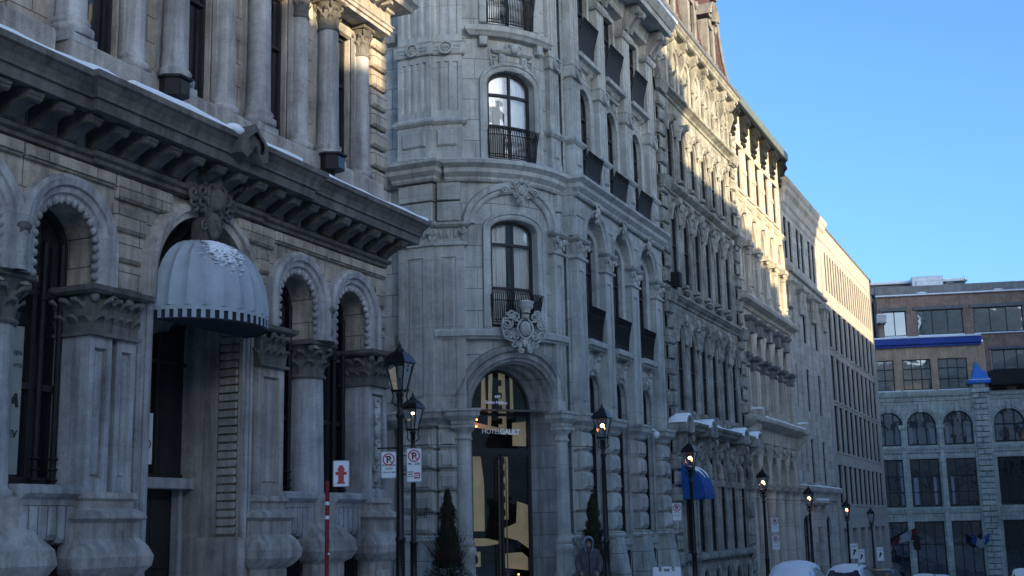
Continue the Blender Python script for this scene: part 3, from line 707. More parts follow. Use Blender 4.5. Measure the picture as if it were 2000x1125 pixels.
def cartouche(mb, u, z, o, s, big=False):
    mb.ell(u, z, o+.10*s, .26*s, .36*s, .17*s, 12, 8)
    pts = [(u+.34*s*cos(a)*(1+.08*cos(4*a)), z+.46*s*sin(a), o+.10*s) for a in [2*pi*k/20 for k in range(21)]]
    mb.tube(pts, .055*s, 6)
    for d in (-1, 1):
        mb.scroll(u+d*.42*s, z+.52*s, o+.12*s, .20*s, .06*s, 1.5, -pi/2, d, 18); mb.scroll(u+d*.42*s, z-.36*s, o+.10*s, .17*s, .05*s, 1.4, pi/2, -d, 16)
        mb.leaf(u+d*.2*s, z-.85*s, o-.02, pi/2, .16*s, .4*s, .16*s)
        if big:
            mb.scroll(u+d*.80*s, z+.18*s, o+.08*s, .24*s, .07*s, 1.7, pi*.2, d, 22); mb.scroll(u+d*.82*s, z-.30*s, o+.06*s, .22*s, .06*s, 1.6, -pi*.3, -d, 20)
            mb.scroll(u+d*.62*s, z+.66*s, o+.10*s, .19*s, .06*s, 1.6, pi*.9, -d, 18); mb.scroll(u+d*.48*s, z-.72*s, o+.06*s, .18*s, .05*s, 1.5, pi*.6, d, 16)
            mb.scroll(u+d*.22*s, z-.98*s, o+.06*s, .14*s, .045*s, 1.5, pi*.2, d, 16)
            mb.tube([(u+d*.3*s, z+.3*s, o+.1*s), (u+d*.6*s, z+.45*s, o+.15*s), (u+d*.95*s, z+.42*s, o+.1*s), (u+d*1.02*s, z+.05*s, o+.05*s), (u+d*.9*s, z-.45*s, o+.05*s), (u+d*.55*s, z-.6*s, o+.08*s)], .05*s, 6)
    mb.ell(u, z+.56*s, o+.14*s, .18*s, .16*s, .14*s); mb.ell(u, z-.62*s, o+.06*s, .14*s, .22*s, .1*s)
    if not big:
        for k in (-1, 0, 1): mb.ell(u+.1*s*k, z+.74*s-.05*s*abs(k), o+.12*s, .06*s, .12*s, .06*s)

def hotel():
    R = thing('hotel_building', 'grey stone hotel with a rounded corner bay over its arched glass entrance', 'building', (33, 13, -.1))
    RU0, RU1 = 42.0, 12.7
    PF = [(33.45, 34.17), (35.90, 36.62), (38.50, 39.25), (41.15, 41.90)]       # street pilasters
    BC = [(34.17+35.90)/2, (36.62+38.50)/2, (39.25+41.15)/2]
    AC, AL = 2.02, 3.92                                                          # arc middle / length
    S1 = (-16.78, -15.70); S2 = (-15.66, -15.39)
    # ---- walls
    m = MB(FA)
    m.wall(-.0, AL+.08, 5.2, 7.2, [(AC, 1.42, 5.2, 5.2, 1.42, 2)], 0, .62, n=24)
    m.wall(-.0, AL+.08, -1, 5.2, [(AC, 1.42, -1, 5.2, 0, 2)], 0, .62)
    m.wall(-.0, AL+.08, 7.2, 11.9, [(AC, .78, 7.5, 10.30, .34, 2)], 0, .30)
    m.wall(-.0, AL+.08, 11.9, 15.98, [(AC, .80, 12.38, 14.68, .44, 2)], 0, .30)
    m.wall(-.0, AL+.08, 15.98, 21.0, [(AC, .80, 16.5, 19.0, .0, 2)], 0, .30)
    m.build('corner_wall', MH, R)
    m = MB(FHS)
    m.wall(-34, -15.36, -1, 21.0, [(-18.35, .62, 1.5, 5.0, .62, 2), (-18.35, .62, 7.4, 10.3, .5, 2), (-18.35, .6, 12.5, 15.0, .4, 2), (-18.35, .6, 16.6, 19.2, 0, 2)][:1], 0, .4)
    m.build('side_wall', MH, R)
    m = MB(FH)
    m.wall(33.2, 42.0, -1, 6.95, [(c, .52, 1.45, 6.0, .52, 2) for c in BC], 0, .18)
    m.wall(33.2, 42.0, 6.95, 10.45, [(c, .56, 7.5, 10.46, 0, 2) for c in BC], 0, .16)
    m.wall(33.2, 42.0, 10.45, 11.9, [(c, .56, 10.45, 10.45, .45, 2) for c in BC], 0, .16)
    m.wall(33.2, 42.0, 10.46, 11.95, [(c, .86, 10.46, 10.46, .92, 2) for c in BC], .25, .25)
    m.wall(33.2, 42.0, 11.95, 16.3, [(c, .55, 12.5, 15.05, .55, 2) for c in BC], 0, .16)
    m.wall(33.2, 42.0, 16.3, 21.0, [(c, .55, 16.55, 19.0, 0, 2) for c in BC], 0, .16)
    m.box(33.43, 34.2, -1, 21, -.22, .0); m.box(33.2, 33.22, 10.46, 11.95, -.3, .25)
    m.box(33.45, 42.0, 11.9, 12.3, -.2, .24)
    m.face([(42, -1, 0), (42, 21, 0), (42, 21, -22), (42, -1, -22)])
    m.build('front_wall', MH, R)
    m = MB(W0); m.face([(30.3, 20.9, -15), (33, 20.9, -13.1), (42, 20.9, -13), (42, 20.9, -34), (30.3, 20.9, -34)]); m.build('roof', LEAD, R)
    # horizontal joints cut in the frieze courses
    m = MB(FHS); m.box(-30, -15.9, 10.5, 11.10, -.01, .03, .015); m.box(-30, -15.9, 11.13, 11.62, -.01, .03, .015)
    for a, b in ((-16.78, -15.70),):
        for z0, z1 in ((10.52, 11.08), (11.13, 11.64)): m.box(a, b, z0, z1, -.01, .33, .02)
    m.build('frieze_block', MHP, R)
    m = MB(FA)
    for a, b in ((-.24, .40), (3.62, AL-.02)):
        m = MB(FA)
        for z0, z1 in ((10.52, 11.08), (11.13, 11.64)): m.box(a, b, z0, z1, -.01, .16, .02)
        m.build('frieze_block', MHP, R)
    m = MB(FH)
    for z0, z1 in ((11.13, 11.64),):
        cur = 33.44
        for c in BC+[None]:
            nx = (c-.74) if c else 41.92
            m.box(cur, nx, z0, z1, .24, .285, .02)
            if c: cur = c+.74
    for z0, z1 in ((10.5, 11.08),):
        cur = 33.44
        for c in BC+[None]:
            nx = (c-1.02) if c else 41.92
            if nx-cur > .1: m.box(cur, nx, z0, z1, .24, .285, .02)
            if c: cur = c+1.02
    m.build('frieze_block', MHP, R)
    # ---- string courses
    C1 = [(-.3, 11.66), (.10, 11.68), (.14, 11.74), (.14, 11.80), (.24, 11.90), (.26, 11.92), (.26, 12.04), (.36, 12.12), (.40, 12.15), (.40, 12.24), (-.3, 12.30)]
    B1_ = [(-.3, 4.74), (.04, 4.76), (.06, 4.84), (.12, 4.90), (.20, 4.96), (.22, 5.08), (.26, 5.12), (.26, 5.19), (-.3, 5.22)]
    def course(P, name, arcs=((-.02, AL+.1),), dz=0):
        g = MB(FA)
        for a, b in arcs: g.prof(a, b, P)
        c = g.build(name, MHP, R)
        g = MB(FHS); g.prof(-34, -16.80, P); g.prof(S1[0], S1[1], [(o+.33 if i not in (0, len(P)-1) else o, z+.002) for i, (o, z) in enumerate(P)], r0=.33, r1=.33, d0=-.1, d1=-.1); g.build(name, MHP, R)
        return c
    course(C1, 'cornice')
    g = MB(FH); g.prof(33.45, 41.95, [(o+.27 if i not in (0, len(C1)-1) else o, z+.003) for i, (o, z) in enumerate(C1)], r0=.27, d0=-.5); g.build('cornice', MHP, R)
    course(B1_, 'belt_course', ((-.30, AC-1.42), (AC+1.42, AL+.1)))
    # ledges with a film of snow
    g = MB(FA); g.prof(-.02, AL, [(-.1, 12.30), (.36, 12.255), (.39, 12.28), (.2, 12.33), (-.1, 12.34)]); g.build('snow', SNOW, R)
    g = MB(FH); snow_strip(g, 33.2, 41.9, 12.25, .05, .66, .02, seed=2); g.build('snow', SNOW, R)
    g = MB(FHS); g.prof(-30, -16.9, [(-.1, 12.30), (.36, 12.255), (.39, 12.28), (.2, 12.33), (-.1, 12.34)]); g.prof(-16.75, -15.72, [(-.1, 12.30), (.70, 12.26), (.72, 12.28), (.2, 12.33)]); g.build('snow', SNOW, R)
    # sill course of the piano nobile
    g = MB(FA); g.prof(-.30, AL+.05, [(-.1, 7.12), (.16, 7.14), (.18, 7.20), (.24, 7.22), (.24, 7.36), (.20, 7.42), (-.1, 7.45)]); g.build('sill_course', MHP, R)
    # ---- pilasters: one builder for all faces
    def pil(fr, a, b, ob, of, low=True, nm='pilaster'):
        m = MB(fr)
        panelled(m, a, b, 5.22, 9.78, ob, of, (b-a)*.27, .3, .045); m.build(nm, MHP, R); m = MB(fr)
        m.box(a, b, 12.28, 12.55, ob, of+.06, .01); m.box(a, b, 12.55, 13.36, ob, of+.02); raised(m, a+.16, b-.16, 12.72, 13.20, of+.02, .07, .04)
        m.prof(a, b, [(ob, 13.34), (of+.05, 13.36), (of+.12, 13.44), (of+.12, 13.50), (of+.06, 13.56), (of+.02, 13.60), (ob, 13.60)], r0=of, r1=of, d0=ob, d1=ob)
        fluted(m, a, b, 13.58, 15.50, ob, of, 4 if b-a > .9 else 3, .22); fluted(m, a, b, 15.84, 19.35, ob, of, 4 if b-a > .9 else 3, .25)
        p = m.build(nm, MHP, R)
        m = MB(fr); ionic(m, a-.02, b+.02, 9.78, 10.46, ob, of); m.build('capital', MHP, p)
        m = MB(fr); rosette_band(m, a, b, 15.48, 15.86, ob, of); m.build('rosette_band', MHP, p)
        return p
    pil(FHS, S1[0], S1[1], -.1, .33)
    pil(FA, -.37, .50, -.1, .15)
    pil(FA, 3.36, 3.90, -.1, .15)
    for i, (a, b) in enumerate(PF): pil(FH, a, b, -.45 if i == 0 else -.1, .25)
    # ---- rusticated ground piers
    def rust(fr, a, b, ob, of, bands=True):
        m = MB(fr); m.box(a+.06, b-.06, -1, 4.75, ob, of-.08)
        z = 1.86
        while z < 4.5: m.box(a, b, z, z+.50, ob, of, .05); raised(m, a+.10, b-.10, z+.07, z+.43, of, .05, .045); z += .575
        m.box(a+.03, b-.03, z-.02, 4.76, ob, of-.02)
        m.prof(a, b, [(ob, 1.62), (of+.06, 1.62), (of+.09, 1.68), (of+.06, 1.75), (of+.03, 1.80), (ob, 1.84)], r0=of, r1=of, d0=ob, d1=ob)
        m.prof(a, b, [(ob, -1.2), (of+.42, -1.2), (of+.06, 1.55), (of+.06, 1.62), (ob, 1.62)], r0=of+.2, r1=of+.2, d0=ob, d1=ob)
        return m.build('rusticated_pier', MH, R)
    for i, (a, b) in enumerate(PF): rust(FH, a-.04, b+.04, -.6 if i == 0 else -.1, .27)
    rust(FHS, S1[0], S1[1], -.1, .33); rust(FA, -.30, .26, -.1, .13); rust(FA, 3.72, 3.92, -.1, .13)
    for i, (a, b) in enumerate(PF):
        m = MB(FH); m.prof(a-.02, b+.02, [(o+.25 if j not in (0, len(B1_)-1) else o, z) for j, (o, z) in enumerate(B1_)], r0=.25, r1=.25, d0=-.3 if i == 0 else 0, d1=0); m.build('belt_course', MHP, R)
    # ---- street bays
    for k, c in enumerate(BC):
        m = MB(FH); m.band(c, .86, 10.46, .92, [(0, .0), (0, .28), (.05, .31), (.10, .31), (.12, .36), (.20, .38), (.20, .26)], n=24); m.build('archivolt', MHP, R)
        m = MB(FH); cartouche(m, c, 11.52, .36, .42); m.build('keystone', MHP, R)
        m = MB(FH); m.band(c, .56, 10.45, .45, [(0, -.01), (0, .05), (.10, .07), (.14, .10), (.14, 0)], leg=2.98, n=18); m.build('window_surround', MHP, R)
        window(R, FH, c, .56, 7.5, 10.45, .45, -.10, 2, 1, (9.7,), fwid=.07)
        railing(R, FH, c-.66, c+.66, 7.56, 8.48, .02, .14)
        m = MB(FH); m.box(c-.72, c+.72, 7.32, 7.50, -.05, .32, .02); m.box(c-.68, c+.68, 7.24, 7.34, -.05, .24, .02)
        for s_ in (-.5, .5): m.uext(c+s_-.06, c+s_+.06, console(0, 0, 6.95, 7.26, -.02, .2))
        m.build('balcony_sill', MHP, R)
        # ground arch window with mask keystone
        m = MB(FH); m.band(c, .52, 6.0, .52, [(0, -.01), (0, .05), (.12, .08), (.12, 0)], leg=4.3, n=18); m.build('window_surround', MHD, R)
        m = MB(FH); lionhead(m, c, 6.68, .02, .27); m.build('keystone', MHP, R)
        window(R, FH, c, .52, 1.55, 6.0, .52, -.12, 2, 1, (4.75, 3.2), fwid=.07)
        m = MB(FH); m.box(c-.56, c+.56, 1.35, 1.56, -.3, .1, .02); m.build('sill', MHP, R)
        m = MB(FH); m.box(c-.5, c+.5, -.6, 1.2, -.02, .01); m.build('basement_opening', DRK, R)
        m = MB(FH)
        for q in range(7): m.tube([(c-.48+.16*q, -.6, .06), (c-.48+.16*q, 1.15, .06)], .014, 4)
        for z in (-.2, .4, 1.0): m.tube([(c-.5, z, .06), (c+.5, z, .06)], .014, 4)
        m.build('grille', BLK, R)
        # second floor
        m = MB(FH); m.band(c, .55, 15.05, .55, [(0, -.01), (0, .06), (.12, .08), (.16, .11), (.16, 0)], leg=2.6, n=18); m.build('window_surround', MHP, R)
        window(R, FH, c, .55, 12.5, 15.05, .55, -.10, 2, 1, (14.7, 13.4), fwid=.07)
        railing(R, FH, c-.66, c+.66, 12.55, 13.32, .12, .14)
        m = MB(FH); m.prof(c-.62, c+.62, [(0, 16.22), (.12, 16.24), (.20, 16.36), (.34, 16.40), (.36, 16.52), (0, 16.56)], r0=0, r1=0)
        if k == 1:
            m.prof(c-.42, c+.42, [(0, 15.98), (.16, 15.99), (.2, 16.08), (0, 16.1)], r0=0, r1=0); m.scroll(c, 16.12, .14, .14, .045, 1.3); m.box(c-.36, c-.2, 15.70, 16.0, 0, .12, .02); m.box(c+.2, c+.36, 15.70, 16.0, 0, .12, .02)
            for s_ in (-.48, .48): m.tube([(c+s_, 15.95, .05), (c+s_*1.2, 15.85, .05), (c+s_*1.2, 15.65, .05), (c+s_*.9, 15.65, .05)], .03, 5)
        else:
            for s_ in (-.5, .5): m.uext(c+s_-.06, c+s_+.06, console(0, 0, 15.98, 16.24, -.02, .2))
        m.build('balcony_sill', MHP, R)
        m = MB(FH); a = .55; m.box(c-a-.13, c-a, 16.5, 19.1, -.01, .07, .02); m.box(c+a, c+a+.13, 16.5, 19.1, -.01, .07, .02); m.box(c-a-.13, c+a+.13, 19.0, 19.16, -.01, .08, .02); m.build('window_surround', MHP, R)
        window(R, FH, c, .55, 16.55, 19.0, 0, -.10, 2, 1, (18.3,), fwid=.07)
        railing(R, FH, c-.66, c+.66, 16.6, 17.72, .04, .2)
    # ---- main eaves with paired scroll consoles over the pilasters
    EV = [(-.1, 19.78), (.95, 19.80), (.95, 19.74), (1.05, 19.74), (1.05, 19.95), (1.10, 19.97), (1.22, 20.12), (1.25, 20.16), (1.25, 20.24), (-.1, 20.5)]
    g = MB(FH); g.prof(33.4, 42.0, EV, r0=.3, d0=-.5); g.prof(33.4, 42.0, [(0, 19.30), (.3, 19.32), (.34, 19.42), (.34, 19.5), (.40, 19.6), (.42, 19.79), (0, 19.79)]); eav = g.build('eaves_cornice', MHP, R)
    g = MB(FA); g.prof(-.02, AL, [(min(o, 1.0), z-.004) for o, z in EV]); g.build('eaves_cornice', MHP, R)
    g = MB(FHS); g.prof(-34, -15.4, [(min(o, 1.0), z-.006) for o, z in EV]); g.build('eaves_cornice', MHP, R)
    for a, b in PF:
        for u in (a+.14, b-.14):
            g = MB(FH); g.uext(u-.11, u+.11, console(0, 0, 18.85, 19.74, .25, .62)); g.tube([(u-.13, 19.56, .78), (u+.13, 19.56, .78)], .15, 12); g.tube([(u-.12, 19.05, .36), (u+.12, 19.05, .36)], .09, 10)
            g.leaf(u, 18.9, .36, pi/2, .2, .45, .2); g.build('console', MHD, eav)
        g = MB(FH); g.prof(a-.04, b+.04, [(0, 18.62), (.30, 18.64), (.36, 18.72), (.38, 18.82), (0, 18.86)], r0=.25, r1=.25, d0=0, d1=0); g.build('pilaster_cap', MHP, R)
    g = MB(FH); g.prof(33.0, 42.0, [(1.0, 20.26), (1.29, 20.20), (1.31, 20.26), (1.29, 20.34), (1.0, 20.42)]); g.build('gutter', SNOW, R)
    g = MB(FH)                                     # little arched lucarne on the eaves
    for c in (40.6,): g.box(c-.42, c+.42, 20.4, 20.9, .2, .9); g.band(c, .22, 20.9, .25, [(-.22, .95), (0, .95), (.06, 1.0), (.2, 1.02), (.22, .9), (.22, 0)], n=16); g.scroll(c-.1, 20.75, .98, .14, .04); g.scroll(c+.1, 20.75, .98, .14, .04, 1.3, pi, -1)
    g.build('dormer_crest', LEAD, R)
    # ---- rounded corner: entrance arch
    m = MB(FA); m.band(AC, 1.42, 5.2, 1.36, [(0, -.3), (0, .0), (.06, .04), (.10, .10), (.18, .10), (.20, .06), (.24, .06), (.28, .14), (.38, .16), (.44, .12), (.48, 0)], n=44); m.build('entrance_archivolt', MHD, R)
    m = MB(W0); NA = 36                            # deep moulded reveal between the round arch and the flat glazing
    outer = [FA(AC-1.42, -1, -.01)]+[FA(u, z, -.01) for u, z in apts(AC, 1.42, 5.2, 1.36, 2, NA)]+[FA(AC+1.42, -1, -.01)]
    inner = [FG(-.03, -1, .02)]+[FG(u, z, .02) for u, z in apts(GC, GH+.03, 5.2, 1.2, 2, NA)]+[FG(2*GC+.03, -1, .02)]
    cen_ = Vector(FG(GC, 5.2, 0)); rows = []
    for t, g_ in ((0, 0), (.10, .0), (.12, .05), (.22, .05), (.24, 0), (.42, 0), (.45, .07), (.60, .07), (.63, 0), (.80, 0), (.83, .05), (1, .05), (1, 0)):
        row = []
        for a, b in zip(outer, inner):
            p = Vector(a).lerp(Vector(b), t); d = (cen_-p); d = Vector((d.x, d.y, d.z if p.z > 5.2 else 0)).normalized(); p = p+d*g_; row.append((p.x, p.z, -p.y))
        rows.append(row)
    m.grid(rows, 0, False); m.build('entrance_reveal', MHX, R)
    for s_ in (-1, 1):
        u = AC+s_*1.62
        m = MB(FA); m.lathe(u, .02, [(1.5, .24), (1.55, .27), (1.62, .27), (1.66, .235), (1.72, .225), (4.35, .20)], 20); m.lathe(u, .02, [(-1, .30), (.55, .30), (.6, .34), (.7, .34), (.76, .29), (1.25, .27), (1.3, .31), (1.45, .31), (1.5, .26)], 20); c_ = m.build('entrance_column', MHP, R)
        m = MB(FA); m.lathe(u, .02, [(4.35, .21), (4.38, .25), (4.42, .25), (4.44, .21), (4.56, .22), (4.62, .29), (4.66, .30)], 20); m.box(u-.31, u+.31, 4.66, 4.76, -.2, .33, .02); m.build('capital', MHP, c_)
        m = MB(FA); m.prof(u-.30, u+.30, [(-.3, 4.76), (.26, 4.78), (.26, 4.86), (.33, 4.94), (.38, 5.0), (.38, 5.10), (.42, 5.14), (.42, 5.20), (-.3, 5.24)], r0=.26, r1=.26, d0=-.3, d1=-.3); m.build('impost', MHP, c_)
    m = MB(FA); cartouche(m, AC+.02, 7.42, .34, .62, True); m.lathe(AC+.02, .46, [(7.86, .12), (7.92, .10), (7.98, .16), (8.04, .19), (8.10, .17), (8.14, .21), (8.17, .20)], 14); m.build('cartouche', MHP, R)
    m = MB(FA); m.ell(AC+.02, 8.18, .46, .17, .03, .17, 12, 4); m.build('snow', SNOW, R)
    # entrance glazing
    fr_ = MB(FG)
    for a, b, z0, z1 in ((0, .08, -1, 5.2), (2*GC-.08, 2*GC, -1, 5.2), (.08, 2*GC-.08, 4.00, 4.16), (.08, 2*GC-.08, 5.06, 5.14)): fr_.box(a, b, z0, z1, -.06, .03)
    fr_.band(GC, GH, 5.2, 1.16, [(0, -.06), (0, .03), (-.08, .03), (-.08, -.06)], n=30)
    for u in (GC-.04, GC+.04): fr_.box(u-.025, u+.025, -1, 4.0, -.05, .02)
    fr_ = fr_.build('entrance_frame', FRM, R)
    g = MB(FG); pts = apts(GC, GH-.02, 5.2, 1.14, 2, 24)
    for (a, pa), (b, pb) in zip(pts, pts[1:]): g.face([(a, 4.1, -.02), (b, 4.1, -.02), (b, pb, -.02), (a, pa, -.02)])
    g.build('fanlight_pane', GLD, fr_)
    for s_ in (-1, 1):
        d = MB(FG); a, b = sorted((GC+s_*.06, GC+s_*(GH-.08)))
        d.box(a, a+.03, -.5, 4.0, -.03, 0.01); d.box(b-.03, b, -.5, 4.0, -.03, .01); d.box(a+.03, b-.03, 3.93, 4.0, -.03, .01)
        d = d.build('door', FRM, fr_)
        g = MB(FG); g.face([(a+.03, -.5, -.02), (b-.03, -.5, -.02), (b-.03, 3.93, -.02), (a+.03, 3.93, -.02)]); g.build('pane', GLD, d)
        h = MB(FG); u = GC+s_*.12; h.tube([(u, .6, .09), (u, 3.85, .09)], .018, 6)
        for z in (.8, 2.1, 3.6): h.tube([(u, z, .0), (u, z, .09)], .012, 5)
        h.build('pull_bar', noisy('bronze', (.20, .14, .07), (.26, .19, .10), 3, .35, .02, .8), d)
    def onarc(txt, size, ul, z, bold, sx=1.0):
        return text_mesh('lettering', txt, size, WLET, fr_, FG(ul, z, .004), (GD[0], GD[1], 0), (0, 0, 1), bold=bold, sx=sx)
    onarc("HÔTEL", .205, .42, 4.56, -.002, .95); onarc("GAULT", .205, 1.02, 4.56, .010, 1.02); onarc("449", .13, .86, 5.56, .001); onarc("Sainte-Hélène", .13, .55, 5.40, .001)
    # glowing panels imitate the sunlit reflection in the door glass, before a lobby wall
    m = MB(FG); m.box(0, 4.5, -1, 6.9, -4.2, -4.1, back=True); m.build('lobby_wall', noisy('lobby_plaster', (.40, .33, .20), (.50, .42, .27), 1.2, .9, .1), R)
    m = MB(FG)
    def slab(poly, o, t=.02):                       # a cut-out panel (u,z) of the imitated reflection
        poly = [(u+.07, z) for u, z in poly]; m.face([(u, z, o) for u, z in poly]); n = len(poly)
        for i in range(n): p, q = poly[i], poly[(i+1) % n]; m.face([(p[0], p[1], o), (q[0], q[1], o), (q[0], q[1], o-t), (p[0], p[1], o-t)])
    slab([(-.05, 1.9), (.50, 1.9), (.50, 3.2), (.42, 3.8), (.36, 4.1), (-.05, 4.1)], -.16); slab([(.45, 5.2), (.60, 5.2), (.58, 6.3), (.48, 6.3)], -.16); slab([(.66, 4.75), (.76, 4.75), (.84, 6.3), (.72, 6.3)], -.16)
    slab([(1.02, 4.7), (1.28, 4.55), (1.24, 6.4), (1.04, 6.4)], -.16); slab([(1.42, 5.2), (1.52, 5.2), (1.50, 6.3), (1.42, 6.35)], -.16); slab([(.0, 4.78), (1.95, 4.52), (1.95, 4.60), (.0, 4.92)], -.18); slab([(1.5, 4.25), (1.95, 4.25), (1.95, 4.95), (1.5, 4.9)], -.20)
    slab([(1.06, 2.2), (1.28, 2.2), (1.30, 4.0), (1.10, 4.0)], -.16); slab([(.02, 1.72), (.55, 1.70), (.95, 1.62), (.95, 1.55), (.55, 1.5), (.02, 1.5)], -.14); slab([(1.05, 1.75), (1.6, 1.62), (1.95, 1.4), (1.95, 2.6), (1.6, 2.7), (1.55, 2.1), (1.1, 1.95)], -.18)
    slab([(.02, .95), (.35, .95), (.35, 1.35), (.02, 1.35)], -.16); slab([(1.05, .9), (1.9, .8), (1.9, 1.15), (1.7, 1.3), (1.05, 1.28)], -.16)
    LS = noisy('reflection_glow', (.36, .34, .25), (.50, .475, .37), 1.2, .9, .1); LB = LS.node_tree.nodes['Principled BSDF']
    LS.node_tree.links.new(LS.node_tree.nodes['Color Ramp'].outputs[0], LB.inputs['Emission Color']); LB.inputs['Emission Strength'].default_value = .055  # emission stands in for the sunlit facade mirrored in the glass
    m.build('painted_reflection', LS, R)
    m = MB(FG); m.box(0, 2.2, -1, .45, -1.0, -.4, back=True)
    for q in range(5): m.box(1.1, 1.25, 2.3+.36*q, 2.48+.36*q, -.16, -.15, back=True)
    for q in range(4): m.box(1.08, 1.2, 4.85+.36*q, 5.02+.36*q, -.16, -.15, back=True)
    m.ell(.25, 1.14, -.155, .09, .13, .01); m.box(-.1, 3.2, -1, 6.7, -1.1, -1.05, back=True); m.build('reflection_dark_parts', DRK, R)  # dark marks and backing that complete the imitated reflection
    m = MB(FG)
    for u, z in ((.10, 5.30), (.17, 5.24), (.26, 5.22), (.14, 4.88), (.24, 4.93), (.34, 4.95), (.32, 4.76), (.08, 4.55), (1.62, .70)): m.ell(u, z, -.12, .03, .025, .02, 6, 4)
    ch = m.build('lobby_lamps', emit('lamp_red', (1, .16, .04), 5), R)
    # ---- rounded corner: windows
    for (z0, zs, h, hw, lz, rl, bars) in ((7.5, 10.30, .34, .78, 4.0, (7.62, 8.44), (9.92, 8.65)), (12.38, 14.68, .44, .80, 2.3, (12.45, 13.3), (14.40, 13.45)), (16.5, 19.0, 0, .80, 2.4, (16.55, 17.6), (18.2,))):
        m = MB(FA)
        if h: m.band(AC, hw, zs, h, [(0, -.30), (0, .02), (.05, .05), (.12, .06), (.14, .10), (.22, .12), (.24, .02)], leg=zs-z0+.05, n=26)
        else:
            for s_ in (-1, 1): a, b = sorted((AC+s_*hw, AC+s_*(hw+.22))); m.box(a, b, z0, zs+.2, -.01, .1, .03)
            m.box(AC-hw-.22, AC+hw+.22, zs, zs+.22, -.01, .1, .03)
        m.build('window_surround', MHP, R)
        window(R, FA, AC, hw-.03, z0+.02, zs, max(0, h-.03), -.20, 2, 1, bars, glass_=GLC, curtain=True, fwid=.075)
        railing(R, FA, AC-.80, AC+.80, rl[0], rl[1], -.12, .14)
    m = MB(FA); m.band(AC, 1.24, 10.46, .92, [(0, -.02), (0, .08), (.05, .12), (.12, .13), (.15, .20), (.28, .22), (.32, .16), (.36, .0)], n=34); m.build('archivolt', MHP, R)
    m = MB(FA); cartouche(m, AC+.06, 11.45, .24, .44); m.scroll(AC-.40, 11.42, .24, .12, .035, 1.4, 0, 1); m.scroll(AC+.52, 11.42, .24, .12, .035, 1.4, pi, -1); m.build('keystone', MHP, R)
    m = MB(FA)                                     # carved hood over the second-floor window
    m.prof(AC-.52, AC+.52, [(0, 15.58), (.10, 15.60), (.16, 15.66), (.16, 15.70), (0, 15.74)], r0=0, r1=0); m.ell(AC, 15.76, .16, .14, .16, .1); m.scroll(AC-.16, 15.78, .14, .13, .04, 1.3, 0, 1); m.scroll(AC+.16, 15.78, .14, .13, .04, 1.3, pi, -1)
    for s_ in (-1, 1):
        m.box(AC+s_*.36-.09, AC+s_*.36+.09, 15.24, 15.58, 0, .12, .02)
        for q in (-.05, 0, .05): m.box(AC+s_*.36+q-.012, AC+s_*.36+q+.012, 15.24, 15.5, .1, .145)
        m.tube([(AC+s_*.52, 15.5, .06), (AC+s_*.68, 15.5, .06), (AC+s_*.68, 15.22, .06), (AC+s_*.58, 15.22, .06), (AC+s_*.58, 15.36, .06)], .03, 5)
    m.build('window_crest', MHP, R)
    m = MB(FA); m.prof(AC-1.12, AC+1.12, [(0, 16.05), (.18, 16.07), (.24, 16.15), (.30, 16.2), (.32, 16.34), (0, 16.38)], r0=0, r1=0)
    for s_ in (-.92, .92): m.box(AC+s_-.12, AC+s_+.12, 15.78, 16.06, 0, .2, .03)
    m.build('balcony_sill', MHP, R)
    # side-street bay
    c = -18.35
    m = MB(FHS); m.band(c, 1.05, 10.46, .95, [(0, 0), (0, .08), (.1, .13), (.14, .2), (.28, .22), (.34, 0)], n=26); m.band(c, .62, 5.0, .62, [(0, 0), (0, .06), (.14, .1), (.2, .14), (.36, .16), (.4, 0)], n=24); m.build('archivolt', MHP, R)
    window(R, FHS, c, .62, 1.55, 5.0, .62, -.3, 2, 1, (4.2,), fwid=.07)
    m = MB(FHS); m.box(-17.42, -17.05, 1.8, 4.74, -.02, .12, .02); m.build('side_pilaster', MHP, R)
    for a, b, pr in ((-17.3, -16.98, [(0, 6.9), (.2, 6.95), (.24, 7.1), (.24, 7.36), (0, 7.4)]), (-18.9, -16.98, [(0, 16.1), (.2, 16.15), (.26, 16.3), (.26, 16.4), (0, 16.45)])): m = MB(FHS); m.prof(a, b, pr); m.build('sill', MHP, R)
    text_mesh('house_number', "449", .14, BLKT, R, FH(33.56, 2.33, .335), (1, 0, 0), (0, 0, 1), sx=1.1)
    # brushed script on the side pier
    m = MB(FHS)
    def st(pts, r=.012): m.tube([(-16.24+x, 2.40+z, .40) for x, z in pts], r, 5)
    st([(.06, .04), (.0, .10), (-.08, .02), (-.04, -.08), (.05, -.03), (.05, -.14), (-.02, -.18)]); st([(.14, .0), (.10, .03), (.08, -.03), (.13, -.05), (.15, .02), (.16, -.05)])
    st([(.19, .02), (.19, -.05), (.25, -.04), (.26, .02), (.27, -.05)]); st([(.31, .16), (.28, -.10)]); st([(.36, .18), (.33, -.13)]); st([(.28, .02), (.40, .02), (.56, .025)])
    m.build('script_lettering', BLKT, R)
    return R
hotel()

# ================================================================== further buildings along the street
def quoins(R, u0, u1, z0, z1, st, o, m_, side=True):
    m = MB(F1); z = z0; k = 0
    while z < z1-.1:
        b = .10 if k % 2 else 0
        m.box(u0+b, u1-b, z, min(z1, z+st*.84), o-.06, o+.13, .045); z += st; k += 1
    m.box(u0+.1, u1-.1, z0, z1, -.3, o+.02)
    return m.build('quoin', m_, R)
def shell(R, fr_, u0, u1, z0, z1, m_, dep=18, name='side_wall'):
    m = MB(F1)
    for u in (u0, u1): m.face([(u, z0, 0), (u, z1, 0), (u, z1, -dep), (u, z0, -dep)])
    m.face([(u0, z1, 0), (u1, z1, 0), (u1, z1, -dep), (u0, z1, -dep)]); m.face([(u0, z0, -dep), (u1, z0, -dep), (u1, z1, -dep), (u0, z1, -dep)])
    return m.build(name, m_, R)

